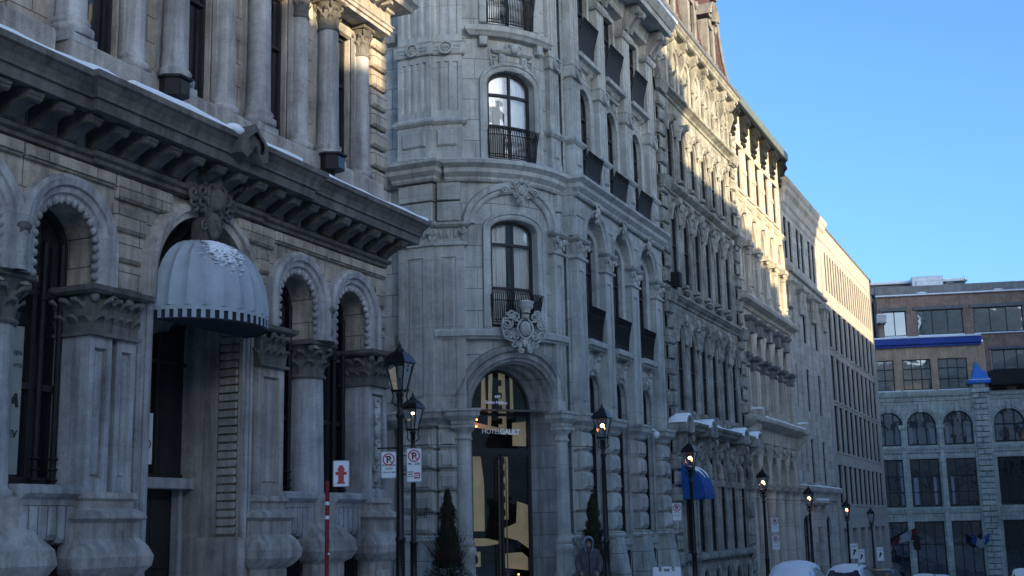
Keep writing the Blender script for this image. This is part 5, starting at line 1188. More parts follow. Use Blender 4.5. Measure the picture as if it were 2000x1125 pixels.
# ================================================================== buildings closing the street
def back_building():
    R = thing('brick_and_stone_building', 'brown brick building with a blue fascia over arched pale stone floors, closing the street', 'building', (107, 12, -4))
    C = [-3.5, -.55, 2.03, 4.93]; HWS = [1.1, 1.1, 1.17, 1.17]
    m = MB(FB)
    m.wall(-5.2, 6.2, -6, 2.3, [(c, h, -3, 1.65, 0, 2) for c, h in zip(C, HWS)], 0, .3)
    m.wall(-5.2, 6.2, 2.3, 7.3, [(c, h, 2.82, 6.72, 0, 2) for c, h in zip(C, HWS)], 0, .3)
    m.wall(-5.2, 6.2, 7.3, 12.35, [(c, h, 7.82, 9.5, 1.14, 2) for c, h in zip(C, HWS)], 0, .3)
    m.face([(-5.2, -6, 0), (-5.2, 16.9, 0), (-5.2, 16.9, -12), (-5.2, -6, -12)]); m.build('stone_wall', MBS, R)
    m = MB(FB); m.wall(-5.2, 7.6, 12.3, 16.3, [(c, h, 12.42, 15.0, 0, 2) for c, h in zip(C, [1.0, .75, 1.15, 1.17])], 0, .25); m.build('brick_wall', MBT, R)
    m = MB(FB); m.wall(-.7, 16, 16.5, 20.6, [(.65, .95, 17.1, 19.25, 0, 2), (4.35, 1.87, 17.1, 19.25, 0, 2), (9.05, 1.98, 17.1, 19.25, 0, 2)], -.6, .25); m.face([(-.7, 16, -.6), (-.7, 20.6, -.6), (-.7, 20.6, -12), (-.7, 16, -12)]); m.build('upper_brick_wall', MBR, R)
    m = MB(FB); m.box(-5.2, 7.35, 16.2, 16.75, -.3, .35, .05); m.box(-5.2, 7.3, 16.02, 16.22, -.3, .2); m.build('blue_fascia', BLUE, R)
    m = MB(FB); m.box(-5.2, 7.37, 16.75, 16.90, -.9, .38, .03); m.build('snow', SNOW, R)
    m = MB(FB); m.box(-.8, 16, 20.6, 21.35, -.9, -.5, .02); m.build('parapet', M6D, R); m = MB(FB); m.box(-.8, 16, 20.52, 20.63, -.6, -.35, .02); m.ell(3.0, 20.72, -.45, .45, .09, .12); m.ell(9.2, 20.7, -.45, .4, .08, .12); m.build('parapet_flashing', SNOW, R)
    for c, hw, z0, z1, n, bs in ((.65, .95, 17.1, 19.25, 1, ()), (4.35, 1.87, 17.1, 19.25, 2, ()), (9.05, 1.98, 17.1, 19.25, 2, ())):
        window(R, FB, c, hw, z0, z1, 0, -.72, 2, n, bs, GLR, fwid=.07)
        m = MB(FB); m.box(c-hw-.25, c+hw+.1, 19.25, 19.55, -.7, -.48, .02); m.build('lintel', LEAD, R); m = MB(FB); m.box(c-hw, c+hw, 17.0, 17.1, -.7, -.45, .02); m.build('sill', SNOW, R)
    CU2 = noisy('dim_curtain', (.22, .27, .32), (.34, .38, .42), 3, .9, .1); rnd = random.Random(12)
    for i, (c, hw) in enumerate(zip(C, HWS)):
        window(R, FB, c, [1.0, .75, 1.15, 1.17][i], 12.42, 15.0, 0, -.12, 2, 2 if i > 1 else 1, (13.3, 14.2), GLR, fwid=.07)
        w_ = window(R, FB, c, hw, 7.82, 9.5, 1.14, -.15, 2, 2, (), GLR, fwid=.10, curtain=False)
        m = MB(FB)
        for s_ in (-.38, .38): m.band(c+s_*hw*1.7, hw*.34, 9.35, .45, [(0, -.2), (0, -.10), (.08, -.10)], n=10)
        m.build('tracery', FRM, w_)
        def drape(u0_, u1_, z0_, z1_, o_):
            m = MB(FB); N = 10; m.grid([[(u0_+(u1_-u0_)*k/N, z, o_+.012*sin(k*1.9)) for k in range(N+1)] for z in (z0_, z1_)], 0, True); m.build('curtain', CU2, R)
        for s_ in (-.72, .72):
            w2 = rnd.uniform(.12, .19); drape(c+s_*hw-w2, c+s_*hw+w2, 7.95, 9.3, -.19)
            if rnd.random() < .75: w2 = rnd.uniform(.09, .2); drape(c+s_*.9*hw-w2, c+s_*.9*hw+w2, 3.0, rnd.choice([5.2, 5.25, 6.5]), -.215)
            if rnd.random() < .6: w2 = rnd.uniform(.1, .2); drape(c+s_*.9*hw-w2, c+s_*.9*hw+w2, -2.2, 1.3, -.235)
        m = MB(FB); m.band(c, hw, 9.5, 1.14, [(0, -.02), (0, .06), (.12, .08), (.14, .14), (.34, .16), (.36, 0)], n=24); m.box(c-.16, c+.16, 10.55, 11.2, 0, .26, .04); m.build('archivolt', MBS, R)
        window(R, FB, c, hw, 2.82, 6.72, 0, -.18, 2, 2, (5.3, 4.0), GLB, fwid=.08); window(R, FB, c, hw, -3, 1.65, 0, -.2, 2, 2, (-.2,), GLB, fwid=.08)
        m = MB(FB); m.box(c-hw-.05, c+hw+.05, 12.3, 12.42, -.05, .12, .02); m.build('sill', SNOW, R)
    for z in (2.3, 7.2):
        m = MB(FB); m.prof(-5.2, 6.1, [(0, z-.05), (.1, z), (.14, z+.2), (.2, z+.3), (.22, z+.46), (0, z+.5)]); m.build('string_course', MBS, R)
    m = MB(FB); m.prof(-5.2, 7.6, [(0, 11.45), (.1, 11.5), (.12, 11.75), (.3, 11.9), (.36, 12.1), (.4, 12.25), (0, 12.4)]); m.build('cornice', MBS, R)
    for a in (-2.05, .50, 3.48):
        m = MB(FB); m.box(a-.2, a+.2, -5, 9.1, -.05, .16, .02); p = m.build('pilaster', MBS, R)
        m = MB(FB); m.prof(a-.22, a+.22, [(0, 9.1), (.18, 9.12), (.26, 9.25), (.28, 9.5), (0, 9.54)], r0=.16, r1=.16, d0=0, d1=0); m.build('capital', MBS, p)
    # rusticated pier and its blue cover
    m = MB(FB); z = -5; k = 0
    while z < 11.9:
        if k % 2: m.box(6.25, 7.35, z, z+.40, -.05, .40, .05)
        else: m.box(6.25, 6.78, z, z+.40, -.05, .40, .05); m.box(6.82, 7.35, z, z+.40, -.05, .40, .05)
        z += .46; k += 1
    m.box(6.12, 7.6, -6, 12.2, -.3, .2); m.box(6.1, 7.55, 12.0, 12.4, -.2, .55, .06); m.build('rusticated_pier', MBS, R)
    m = MB(FB); m.box(6.3, 7.3, 12.4, 12.75, -.2, .4, .05); m.build('pier_cap', MBS, R)
    m = MB(FB); m.box(6.0, 7.75, 12.75, 13.05, -.3, .65, .06)
    for (a, b, c_) in (((6.2, 13.05, .5), (7.6, 13.05, .5), (6.75, 14.6, .1)), ((7.6, 13.05, .5), (7.6, 13.05, -.3), (6.75, 14.6, .1)), ((6.2, 13.05, -.3), (6.2, 13.05, .5), (6.75, 14.6, .1)), ((6.9, 13.05, .52), (7.7, 13.05, .52), (7.35, 13.9, .3)), ((7.7, 13.05, .5), (7.7, 13.05, -.3), (7.35, 13.9, .3)), ((7.6, 13.05, -.3), (6.2, 13.05, -.3), (6.75, 14.6, .1))): m.face([a, b, c_])
    m.build('blue_cover', noisy('blue_tarp', (.03, .16, .55), (.05, .24, .70), 3, .5, .3), R)
    m = MB(FB); m.box(6.0, 7.75, 13.05, 13.1, -.3, .65); m.build('snow', SNOW, R)
    # penthouse
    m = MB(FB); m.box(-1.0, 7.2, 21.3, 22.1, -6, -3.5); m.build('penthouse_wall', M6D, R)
    m = MB(FB); m.box(-1.2, 7.4, 22.1, 22.35, -6.3, -3.2, .03); m.build('snow', SNOW, R)
    m = MB(FB); m.box(2.6, 5.2, 21.35, 22.5, -3.5, -2.4, .05); m.box(2.9, 4.9, 21.6, 22.1, -2.4, -2.3, .05); m.build('roof_unit', noisy('galvanised', (.50, .52, .54), (.60, .62, .64), 3, .4, .05, .5), R)
    m = MB(FB); m.tube([(5.4, 21.4, -2.6), (5.6, 21.9, -2.7), (6.4, 21.7, -2.8)], .12, 8); m.tube([(7.0, 21.3, -2.6), (7.0, 22.4, -2.6)], .03, 5); m.build('duct', M6D, R)
    return R
back_building()
def right_building():
    R = thing('right_end_building', 'stone and brick building with a dark canopy band, cut off by the right edge', 'building', (110, 3, -4))
    C = [9.0, 12.6]
    m = MB(FB)
    for z0, z1, ops in ((-6, 2.3, [(c, 1.22, -3, 1.65, 0, 2) for c in C]), (2.3, 7.3, [(c, 1.22, 2.85, 6.74, 0, 2) for c in C]), (7.3, 12.15, [(c, 1.22, 7.92, 9.45, 1.25, 2) for c in C])): m.wall(7.6, 24, z0, z1, ops, 0, .3)
    m.build('stone_wall', MBS, R)
    m = MB(FB); m.wall(7.6, 24, 12.1, 16.6, [(9.7, 1.55, 13.9, 15.6, 0, 2), (13.5, 1.5, 13.9, 15.6, 0, 2)], -.4, .25); m.box(16, 24, 16.5, 20.6, -12, -.6); m.build('brick_wall', MBR, R)
    m = MB(FB); m.box(7.8, 24, 12.55, 13.8, -.4, .7, .03); m.build('canopy_band', BLKM, R)
    m = MB(FB); m.prof(7.6, 24, [(0, 11.4), (.1, 11.5), (.12, 11.7), (.3, 11.85), (.36, 12.0), (0, 12.1)]); m.build('cornice', MBS, R)
    for c in (8.2, 10.1, 12): m = MB(FB); m.box(c-.3, c+.9, 12.15, 12.45, .0, .02); m.build('attic_opening', DRK, R)
    for c in C:
        window(R, FB, c, 1.22, 2.85, 6.74, 0, -.18, 2, 2, (5.2,), fwid=.09); window(R, FB, c, 1.22, 7.92, 9.45, 1.25, -.18, 2, 2, (9.4,), GLR, fwid=.12); window(R, FB, c, 1.22, -3, 1.65, 0, -.2, 2, 1, (-.5,), fwid=.1)
        m = MB(FB); m.band(c, 1.22, 9.45, 1.25, [(0, -.02), (0, .06), (.12, .08), (.14, .14), (.34, .16), (.36, 0)], n=24); m.box(c-.16, c+.16, 10.6, 11.2, 0, .26, .04); m.build('archivolt', MBS, R)
    for z in (2.3, 7.2):
        m = MB(FB); m.prof(7.6, 24, [(0, z-.05), (.1, z), (.14, z+.2), (.2, z+.3), (.22, z+.46), (0, z+.5)]); m.build('string_course', MBS, R)
    for c in (9.7, 13.5):
        window(R, FB, c, 1.5, 13.9, 15.6, 0, -.55, 2, 2, (), GLR, fwid=.07)
        m = MB(FB); m.box(c-1.7, c+1.6, 15.6, 15.85, -.5, -.3, .02); m.build('lintel', LEAD, R)
    m = MB(FB)
    m.ell(8.6, .9, -1.0, .12, .10, .12); m.build('indoor_lamp', emit('lamp_warm', (1, .45, .15), 6), R)
    return R
right_building()

# ================================================================== the opposite side of the street (unseen, reflected in glass; sizes shaped for the shadows they cast)
def opposite(x0, x1, h, d, label, k):
    R = thing('opposite_shade_block', label, 'building', ((x0+x1)/2, -16, 0), 'unseen buildings shaped to shade the street')
    m = MB(FO); n = max(1, int((x1-x0)/3.4)); p = (x1-x0)/n; cs = [-x1+p*(i+.5) for i in range(n)]
    zs = [0.6, 5, 9, 13, 17, 21, 25]; rows = [(z+.7, z+2.7) for z in zs if z+3.4 < h]
    cur = -6
    for a, b in rows: m.wall(-x1, -x0, cur, b+.9, [(c, .75, a, b, .5 if k % 2 else 0, 2) for c in cs], 0, .3); cur = b+.9
    m.wall(-x1, -x0, cur, h, [], 0)
    for u in (-x1, -x0): m.face([(u, -6, 0), (u, h, 0), (u, h, -d), (u, -6, -d)])
    m.face([(-x1, h, 0), (-x0, h, 0), (-x0, h, -d), (-x1, h, -d)]); m.face([(-x1, -6, -d), (-x0, -6, -d), (-x0, h, -d), (-x1, h, -d)])
    m.build('wall', MOP, R)
    m = MB(FO); m.prof(-x1, -x0, [(0, h-.9), (.15, h-.8), (.4, h-.3), (.45, h-.05), (0, h)]); m.build('cornice', MOP, R)
    for a, b in rows[:4]:
        for c in cs: window(R, FO, c, .75, a, b, .5 if k % 2 else 0, -.2, 2, 1, (), fwid=.08)
for k, a in enumerate(((-45, 2.2, 16.7, 14, 'unseen stone building shaped for its shadow, across the square, nearest behind the camera'), (2.2, 5.3, 15.7, 14, 'lowest and narrowest unseen building across the square, kept low for the sun'), (5.3, 10.2, 18.5, 14, 'narrow unseen building across the square beside the tall wide one, shaped for its shadow'), (10.2, 21.1, 26.1, 14, 'wide tall unseen building across the square, shaped to shade the hotel'), (21.1, 37.2, 20.6, 14, 'unseen building across the square, shaped to part-shade the mansard-roofed one'), (37.2, 47.6, 17.1, 14, 'lower unseen building across from the arcaded buff building, shaped for its shadow edge'), (47.6, 49.4, 30, 14, 'slender tall unseen block added to shade the pale smooth building opposite'), (49.4, 80.5, 19.8, 14, 'long unseen building across from the slot-windowed offices, shaped for its shadow edge'), (80.5, 150, 27.8, 14, 'tallest long unseen building across, farthest down the street, shaped for its shadow'))):
    opposite(*a, k)

# ================================================================== ground
def gz(x):
    P = [(-60, .6), (0, .45), (19, .2), (30, -.07), (38, -.6), (48, -1.1), (57, -1.6), (67, -2.1), (76, -2.5), (110, -4.2), (160, -4.6), (600, -5)]
    for (a, za), (b, zb) in zip(P, P[1:]):
        if x <= b: return za+(zb-za)*(max(x, a)-a)/(b-a)
    return P[-1][1]
XS = [-60, -30, -10, 0, 10, 19, 24, 30, 34, 38, 43, 48, 57, 67, 76, 90, 110, 160, 600]
def sheet(name, y0, y1, dz, m_, xs=XS, thick=0):
    g = MB(W0); rows = [[(x, gz(x)+dz, -y0), (x, gz(x)+dz, -y1)] for x in xs]; g.grid(rows, 0, False)
    if thick:
        for y in (y0, y1): g.grid([[(x, gz(x)+dz, -y), (x, gz(x)+dz-thick, -y)] for x in xs], 0, False)
    return struct(g.build(name, m_))
ASPH = noisy('snowy_asphalt', (.16, .16, .165), (.62, .63, .65), .9, .85, .3, 0, 30); PAVE = noisy('snowy_paving', (.62, .61, .60), (.84, .84, .84), .8, .85, .25, 0, 20)
sheet('ground', -400, 400, -.30, noisy('frozen_ground', (.16, .155, .15), (.5, .5, .52), .6, .9, .2), [-400]+XS)
sheet('road', -1.6, 9.9, -.14, ASPH); sheet('pavement', 9.95, 13.2, 0, PAVE, [x for x in XS if x <= 22]+[22.0], .16)
sheet('pavement', 9.95, 40, -.0, PAVE, [28.6, 30, 34, 38, 43, 48, 57, 67, 76, 90, 104], .16); sheet('square', -16.2, -1.6, 0, PAVE, XS, .16)  # square: unseen snowy forecourt, added for sky and bounce light
sheet('side_road', 9.9, 60, -.136, ASPH, [22.1, 25, 28.5])

# ================================================================== street lamps
IR = noisy('lamp_iron', (.008, .008, .009), (.015, .014, .014), 8, .3, .05); FLAME = emit('flame', (1, .30, .10), 14); FLAMEW = emit('mantle', (1, .62, .38), 3.0)
def lamp(x, y, label, lit, H=5.1):
    z0 = gz(x); R = thing('street_lamp', label, 'street lamp', (x, y, z0), 'heritage lantern lamp posts'); f = Fr(lambda u, z, o: (x+u, y-o, z0+z))
    m = MB(f); m.lathe(0, 0, [(0, .19), (.08, .19), (.1, .17), (.45, .15), (.5, .165), (.56, .17), (.60, .13), (.7, .10), (.78, .12), (.82, .12), (.86, .085), (1.6, .078), (1.63, .095), (1.67, .095), (1.7, .072), (H-1.35, .052), (H-1.3, .075), (H-1.26, .075), (H-1.22, .05), (H-.98, .045), (H-.93, .07), (H-.88, .07)], 16)
    m.build('post', IR, R)
    m = MB(f)
    for k in range(4):
        a = pi/4+k*pi/2; c, s = cos(a), sin(a); m.tube([(.05*c, H-1.12, .05*s), (.15*c, H-1.05, .15*s), (.12*c, H-.92, .12*s), (.16*c, H-.80, .16*s), (.14*c, H-.84, .14*s)], .015, 5)
    m.box(-.11, .11, H-.86, H-.82, -.11, .11, back=True); a, b = .095, .185; zl, zh = H-.82, H-.34
    for s1 in (-1, 1):
        for s2 in (-1, 1): m.tube([(s1*a, zl, s2*a), (s1*b, zh, s2*b)], .014, 5)
        m.tube([(-b, zh, s1*b), (b, zh, s1*b)], .016, 5); m.tube([(s1*b, zh, -b), (s1*b, zh, b)], .016, 5)
    L = m.build('lantern_frame', IR, R)
    m = MB(f); q = [(-b-.05, b+.05), (.10, .095)]
    def rg(z, w_): return [(-w_, z, -w_), (w_, z, -w_), (w_, z, w_), (-w_, z, w_)]
    m.grid([rg(zh, b+.04), rg(zh+.02, b+.035), rg(zh+.12, b-.015), rg(zh+.20, .10), rg(zh+.21, .075)], 0, False, closev=True); m.face(rg(zh, b+.04))
    m.lathe(0, 0, [(zh+.2, .08), (zh+.23, .095), (zh+.27, .06), (zh+.30, .025), (zh+.33, .035), (zh+.36, .012), (zh+.42, .006)], 10); m.build('lantern_roof', IR, R)
    m = MB(f); m.grid([rg(zl+.005, a-.005), rg(zh-.005, b-.005)], 0, False, closev=True); m.build('glass', GLL, L)
    m = MB(f)
    if lit == 2: m.ell(0, H-.52, 0, .055, .042, .055)
    elif lit == 1: m.ell(0, H-.45, 0, .045, .028, .045)
    else: m.lathe(0, 0, [(H-.8, .02), (H-.62, .02), (H-.6, .03)], 6)
    m.build('burner', [GREYT, FLAMEW, FLAME][lit], L)
    if lit == 1:
        m = MB(f); m.lathe(0, 0, [(H-.82, .012), (H-.48, .012)], 6); m.build('stem', WHT, L)
    if lit == 2:
        ld = bpy.data.lights.new('lamp_light', 'POINT'); ld.energy = 3; ld.color = (1, .55, .28); ld.shadow_soft_size = .05
        lo = bpy.data.objects.new('lamp_light', ld); COL.objects.link(lo); lo.location = (x, y, z0+H-.52)
    return R
LMP = [(19.3, 10.8, 'nearest black lantern post, unlit, with two parking signs', 0), (25.6, 13.98, 'black lantern post with a faint mantle, behind the two parking signs', 1), (29.9, 10.8, 'lit lantern post standing in front of the right side of the hotel entrance', 2), (37.7, 10.75, 'lit lantern post beside the blue awning', 2), (47.9, 10.8, 'lit lantern post before the four smooth columns, carrying two stacked signs', 2), (57.0, 10.8, 'lit lantern post before the pale building, above its snowy porch ledge', 2), (67.1, 10.8, 'second farthest lantern post, lit, before the slot-windowed office building', 2), (75.7, 10.8, 'farthest lantern post, unlit, near the corner of the office building', 0)]
for a in LMP: lamp(*a)

# ================================================================== signs
def plate(name, label, x, y, z, w_, h, ang, m_=WHT, group=None, cat='sign'):
    """upright plate facing back along the street, bracketed to a post"""
    R = thing(name, label, cat, (x, y, z-h/2), group); c, s = cos(ang), sin(ang)
    f = Fr(lambda u, zz, o: (x+u*c-o*s*-1*-1, y+u*s-o*c*1, z+zz)) if False else Fr(lambda u, zz, o: (x+u*c+o*s, y+u*s-o*c, z+zz))
    m = MB(f); r = .025; pts = []
    for (cx_, cz, a0) in ((w_/2-r, h/2-r, 0), (-w_/2+r, h/2-r, 90), (-w_/2+r, -h/2+r, 180), (w_/2-r, -h/2+r, 270)):
        for q in range(4): t = radians(a0+30*q); pts.append((cx_+r*cos(t), cz+r*sin(t)))
    m.face([(u, zz, .006) for u, zz in pts]); m.face([(u, zz, -.006) for u, zz in pts]); n = len(pts)
    for i in range(n): p, q = pts[i], pts[(i+1) % n]; m.face([(p[0], p[1], .006), (q[0], q[1], .006), (q[0], q[1], -.006), (p[0], p[1], -.006)])
    m.build('plate', m_, R)
    m = MB(f); k = .93; 
    for i in range(n):
        p, q = pts[i], pts[(i+1) % n]; m.face([(p[0]*.985, p[1]*.985, .008), (q[0]*.985, q[1]*.985, .008), (q[0]*k, q[1]*(k+.03), .008), (p[0]*k, p[1]*(k+.03), .008)])
    m.build('border', GREYT, R)
    X = (c, s, 0)
    def put(txt, size, u, zz, mm, bold=.002, al='CENTER'):
        o = f(u, zz, .010); return text_mesh('lettering', txt, size, mm, R, o, X, (0, 0, 1), ext=.001, align=al, bold=bold)
    def ring(zz, r_, t, mm, slash=True):
        g = MB(f); N = 28
        for i in range(N):
            a_, b_ = 2*pi*i/N, 2*pi*(i+1)/N; g.face([(r_*cos(a_), zz+r_*sin(a_), .012), (r_*cos(b_), zz+r_*sin(b_), .012), ((r_-t)*cos(b_), zz+(r_-t)*sin(b_), .012), ((r_-t)*cos(a_), zz+(r_-t)*sin(a_), .012)])
        if slash:
            d = r_-t*.5; q = t*.42*.7071; g.face([(-d*.707-q, zz+d*.707-q, .015), (-d*.707+q, zz+d*.707+q, .015), (d*.707+q, zz-d*.707+q, .015), (d*.707-q, zz-d*.707-q, .015)])
        g.build('prohibition_ring', mm, R)
    return R, f, put, ring
SA = -(pi/2-AZ)-.0
def parking(x, y, z, w_, h, label, lines, red=False, grp=None):
    R, f, put, ring = plate('parking_sign', label, x, y, z, w_, h, SA, group=grp)
    r_ = w_*.40; zc = h/2-r_-.03; ring(zc, r_, r_*.20, REDM); put('P', r_*1.55, -.0, zc-r_*.55, BLKT, .006)
    for t, s_, u, zz in lines: put(t, s_, u, zz, BLKT, .001)
    if red:
        g = MB(f); g.face([(w_*.02, -h*.40, .010), (w_*.40, -h*.40, .010), (w_*.40, -h*.22, .010), (w_*.02, -h*.22, .010)]); g.build('red_panel', REDM, R); put('02', .075, w_*.21, -h*.35, WHT, .002)
parking(19.17, 10.96, 3.14, .27, .47, 'smaller white no-parking sign on the left of the nearest lamp post', [("9h30 - 10h30", .042, 0, -.02), ("LUNDI", .045, 0, -.08), ("1 AVR. AU 1 DEC.", .033, 0, -.14)])
parking(19.39, 10.57, 3.13, .27, .60, 'taller white no-parking sign with a small red panel, right of the nearest lamp post', [("9h - 23h", .062, 0, .0), ("EXCEPTÉ", .026, -.065, -.13), ("PERMIS", .026, -.065, -.17), ("SECTEUR", .026, -.065, -.21)], True)
m = MB(Fr(lambda u, z, o: (19.3+u, 10.8-o, z))); 
for z in (3.3, 2.97): m.tube([(-.10, z, -.20), (0, z, 0), (.14, z, .28)], .012, 5)
m.tube([(-.12, 3.44, -.40), (-.0, 3.44, 0)], .016, 5); tag(m.build('sign_bracket', IR), 'thin black bracket arms on the nearest lamp post holding the parking signs', 'bracket')
for (x, y, z, l) in ((48.0, 10.45, 1.85, 'upper of two stacked white parking signs on the lamp post before the smooth columns'), (48.0, 10.45, 1.18, 'lower of two stacked white parking signs on the lamp post before the smooth columns'), (37.7, 11.25, 2.35, 'worn white parking sign on the lamp post beside the blue awning')):
    parking(x, y, z, .30, .55, l, [("9h - 21h", .05, 0, -.05), ("LUN. AU VEN.", .035, 0, -.13)])
for (x, y, z, l) in ((67.1, 10.55, .35, 'white arrow sign on the second farthest lamp post'), (75.8, 10.45, -.05, 'white arrow sign on the farthest lamp post'), (75.6, 11.5, -.15, 'plain pale sign just left of the farthest lamp post')):
    R, f, put, ring = plate('street_sign', l, x, y, z, .42, .80, SA)
    g = MB(f); g.face([(-.1, -.2, .01), (-.02, -.2, .01), (.06, -.02, .01), (.12, -.06, .01), (.05, .12, .01), (-.08, .04, .01), (-.02, .02, .01)]); g.build('arrow', BLKT, R); put('TRAVAUX', .06, 0, .22, BLKT)
# hydrant marker
R, f, put, ring = plate('hydrant_sign', 'white sign with a red fire hydrant symbol on a red and white striped post', 16.97, 10.57, 2.91, .262, .415, SA)
g = MB(f)
g.box(-.045, .045, -.14, .06, 0, .011); g.box(-.065, .065, -.16, -.135, 0, .012); g.box(-.06, .06, .05, .07, 0, .012); g.box(-.03, .03, .10, .13, 0, .011); g.box(-.09, .09, -.02, .03, 0, .012)
pts = apts(0, .055, .068, .05, 2, 10); 
for (a, pa), (b, pb) in zip(pts, pts[1:]): g.face([(a, .068, .0115), (b, .068, .0115), (b, pb, .0115), (a, pa, .0115)])
g.build('hydrant_symbol', REDM, R)
g = MB(Fr(lambda u, z, o: (16.93+u, 10.80-o, z))); g.lathe(0, 0, [(.1, .034), (2.80, .034)], 10); p = g.build('post', noisy('dark_red_paint', (.20, .012, .015), (.27, .02, .022), 6, .45, .05), R)
g = MB(Fr(lambda u, z, o: (16.93+u, 10.80-o, z)))
for z in (2.42, 2.20): g.lathe(0, 0, [(z, .0355), (z+.055, .0355)], 10)
g.ell(0, 1.66, .03, .02, .02, .02); g.build('white_band', WHT, R)

# ================================================================== small fixtures on the walls
t = thing('security_camera', 'small white security camera under the belt course at the street end of the hotel', 'camera', (39.6, 12.5, 4.8))
m = MB(FH); m.tube([(39.35, 5.0, .25), (39.35, 5.08, .5), (39.5, 5.02, .55)], .035, 6); m.build('arm', WHT, t); m = MB(FH); m.ell(39.56, 4.9, .55, .12, .13, .12, 10, 6); m.build('dome', WHT, t)
t = thing('wall_unit', 'dark box unit hanging between the hotel and the stained ornate building', 'wall box', (42.5, 12.3, 10.4))
m = MB(F1); m.box(42.5, 42.85, 10.45, 10.98, .15, .52, .03, back=True); m.build('housing', BLKM, t); m = MB(F1); m.tube([(42.65, 10.45, .3), (42.65, 10.36, .3), (42.65, 10.3, .05)], .04, 6); m.build('bracket', BLKM, t)
def box_awning():
    R = thing('blue_awning', 'dark blue rounded canvas awning with snow slipping down, over a doorway of the stained building', 'awning', (43.9, 12.6, 3))
    u0, u1 = 42.8, 44.1; prof_ = [(.02+.95*sin(t*pi/2), 3.0+1.05*cos(t*pi/2)**.9) for t in [i/12 for i in range(13)]]
    m = MB(F1); m.grid([[(u, z, o) for o, z in prof_] for u in [u0+(u1-u0)*k/8 for k in range(9)]], 0, True)
    for u in (u0, u1): m.face([(u, 3.0, 0)]+[(u, z, o) for o, z in prof_])
    m.build('canvas', AWB, R)
    m = MB(F1); o = prof_[-1][0]; m.box(u0, u1, 2.82, 3.0, o-.02, o+.01, back=True)
    for u in (u0, u1): m.face([(u, 2.82, 0), (u, 2.82, o), (u, 3.0, o), (u, 3.0, 0)])
    m.build('valance', AWB, R)
    m = MB(F1); rnd = random.Random(3)
    for k in range(8):
        a = u0+(u1-u0)*k/8; b = a+(u1-u0)/8; n = 3+rnd.randint(0, 3)
        rows = [[(u, z+.02, o_+.02) for o_, z in prof_[3:n+3]] for u in (a, (a+b)/2, b)]; m.grid(rows, 0, True)
    m.build('snow', SNOW, R)
box_awning()
def flag(name, label, u, z, mats, kind):
    p0 = FB(u, z, .4); R = thing(name, label, 'flag', p0)
    m = MB(FB); m.tube([(u, z, .3), (u+.3, z+1.4, 1.3)] if kind == 0 else [(u, z+1.2, .3), (u-.7, z+1.6, 1.2)], .025, 6); m.build('pole', GREYT, R)
    for part, (a, b) in zip(mats, ((0, .25), (.25, .75), (.75, 1.0))):
        m = MB(FB); rows = []
        for i in range(7):
            q = a+(b-a)*i/6; sx = -1.9*q if kind == 0 else -1.3*q+.8; dz = -.75*q-.2*q*q
            rows.append([(u+.25+sx+.06*sin(5*t), z+1.3+dz-1.0*t*(1-.55*q) if kind == 0 else z+1.7-abs(q-.5)*-1.1-.7-.7*t, 1.1+.12*sin(q*11+t*2)) for t in [j/5 for j in range(6)]])
        m.grid(rows, 0, True); m.build(part[0], part[1], R)
RF = noisy('flag_red', (.11, .012, .015), (.14, .02, .02), 5, .8, .1); BF = noisy('flag_blue', (.02, .05, .20), (.03, .07, .26), 5, .8, .1); WF = noisy('flag_white', (.2, .21, .22), (.27, .28, .3), 5, .8, .1)
flag('canadian_flag', 'drooping red and white flag on a short pole between the arched ground windows', .6, -.1, (('red_band', RF), ('white_field', WF), ('red_band', RF)), 0)
flag('blue_flag', 'blue and white flag hanging over the doorway left of the rusticated pier', 5.3, -.9, (('blue_field', BF), ('white_cross', WF), ('blue_field', BF)), 1)
m = MB(FB); m.lathe(.75, .55, [(-.35, .18), (0, .26), (.05, .26)], 10); tag(m.build('hanging_basket', noisy('terracotta', (.2, .08, .06), (.25, .1, .08))), 'small reddish hanging pot below the red and white flag', 'pot')

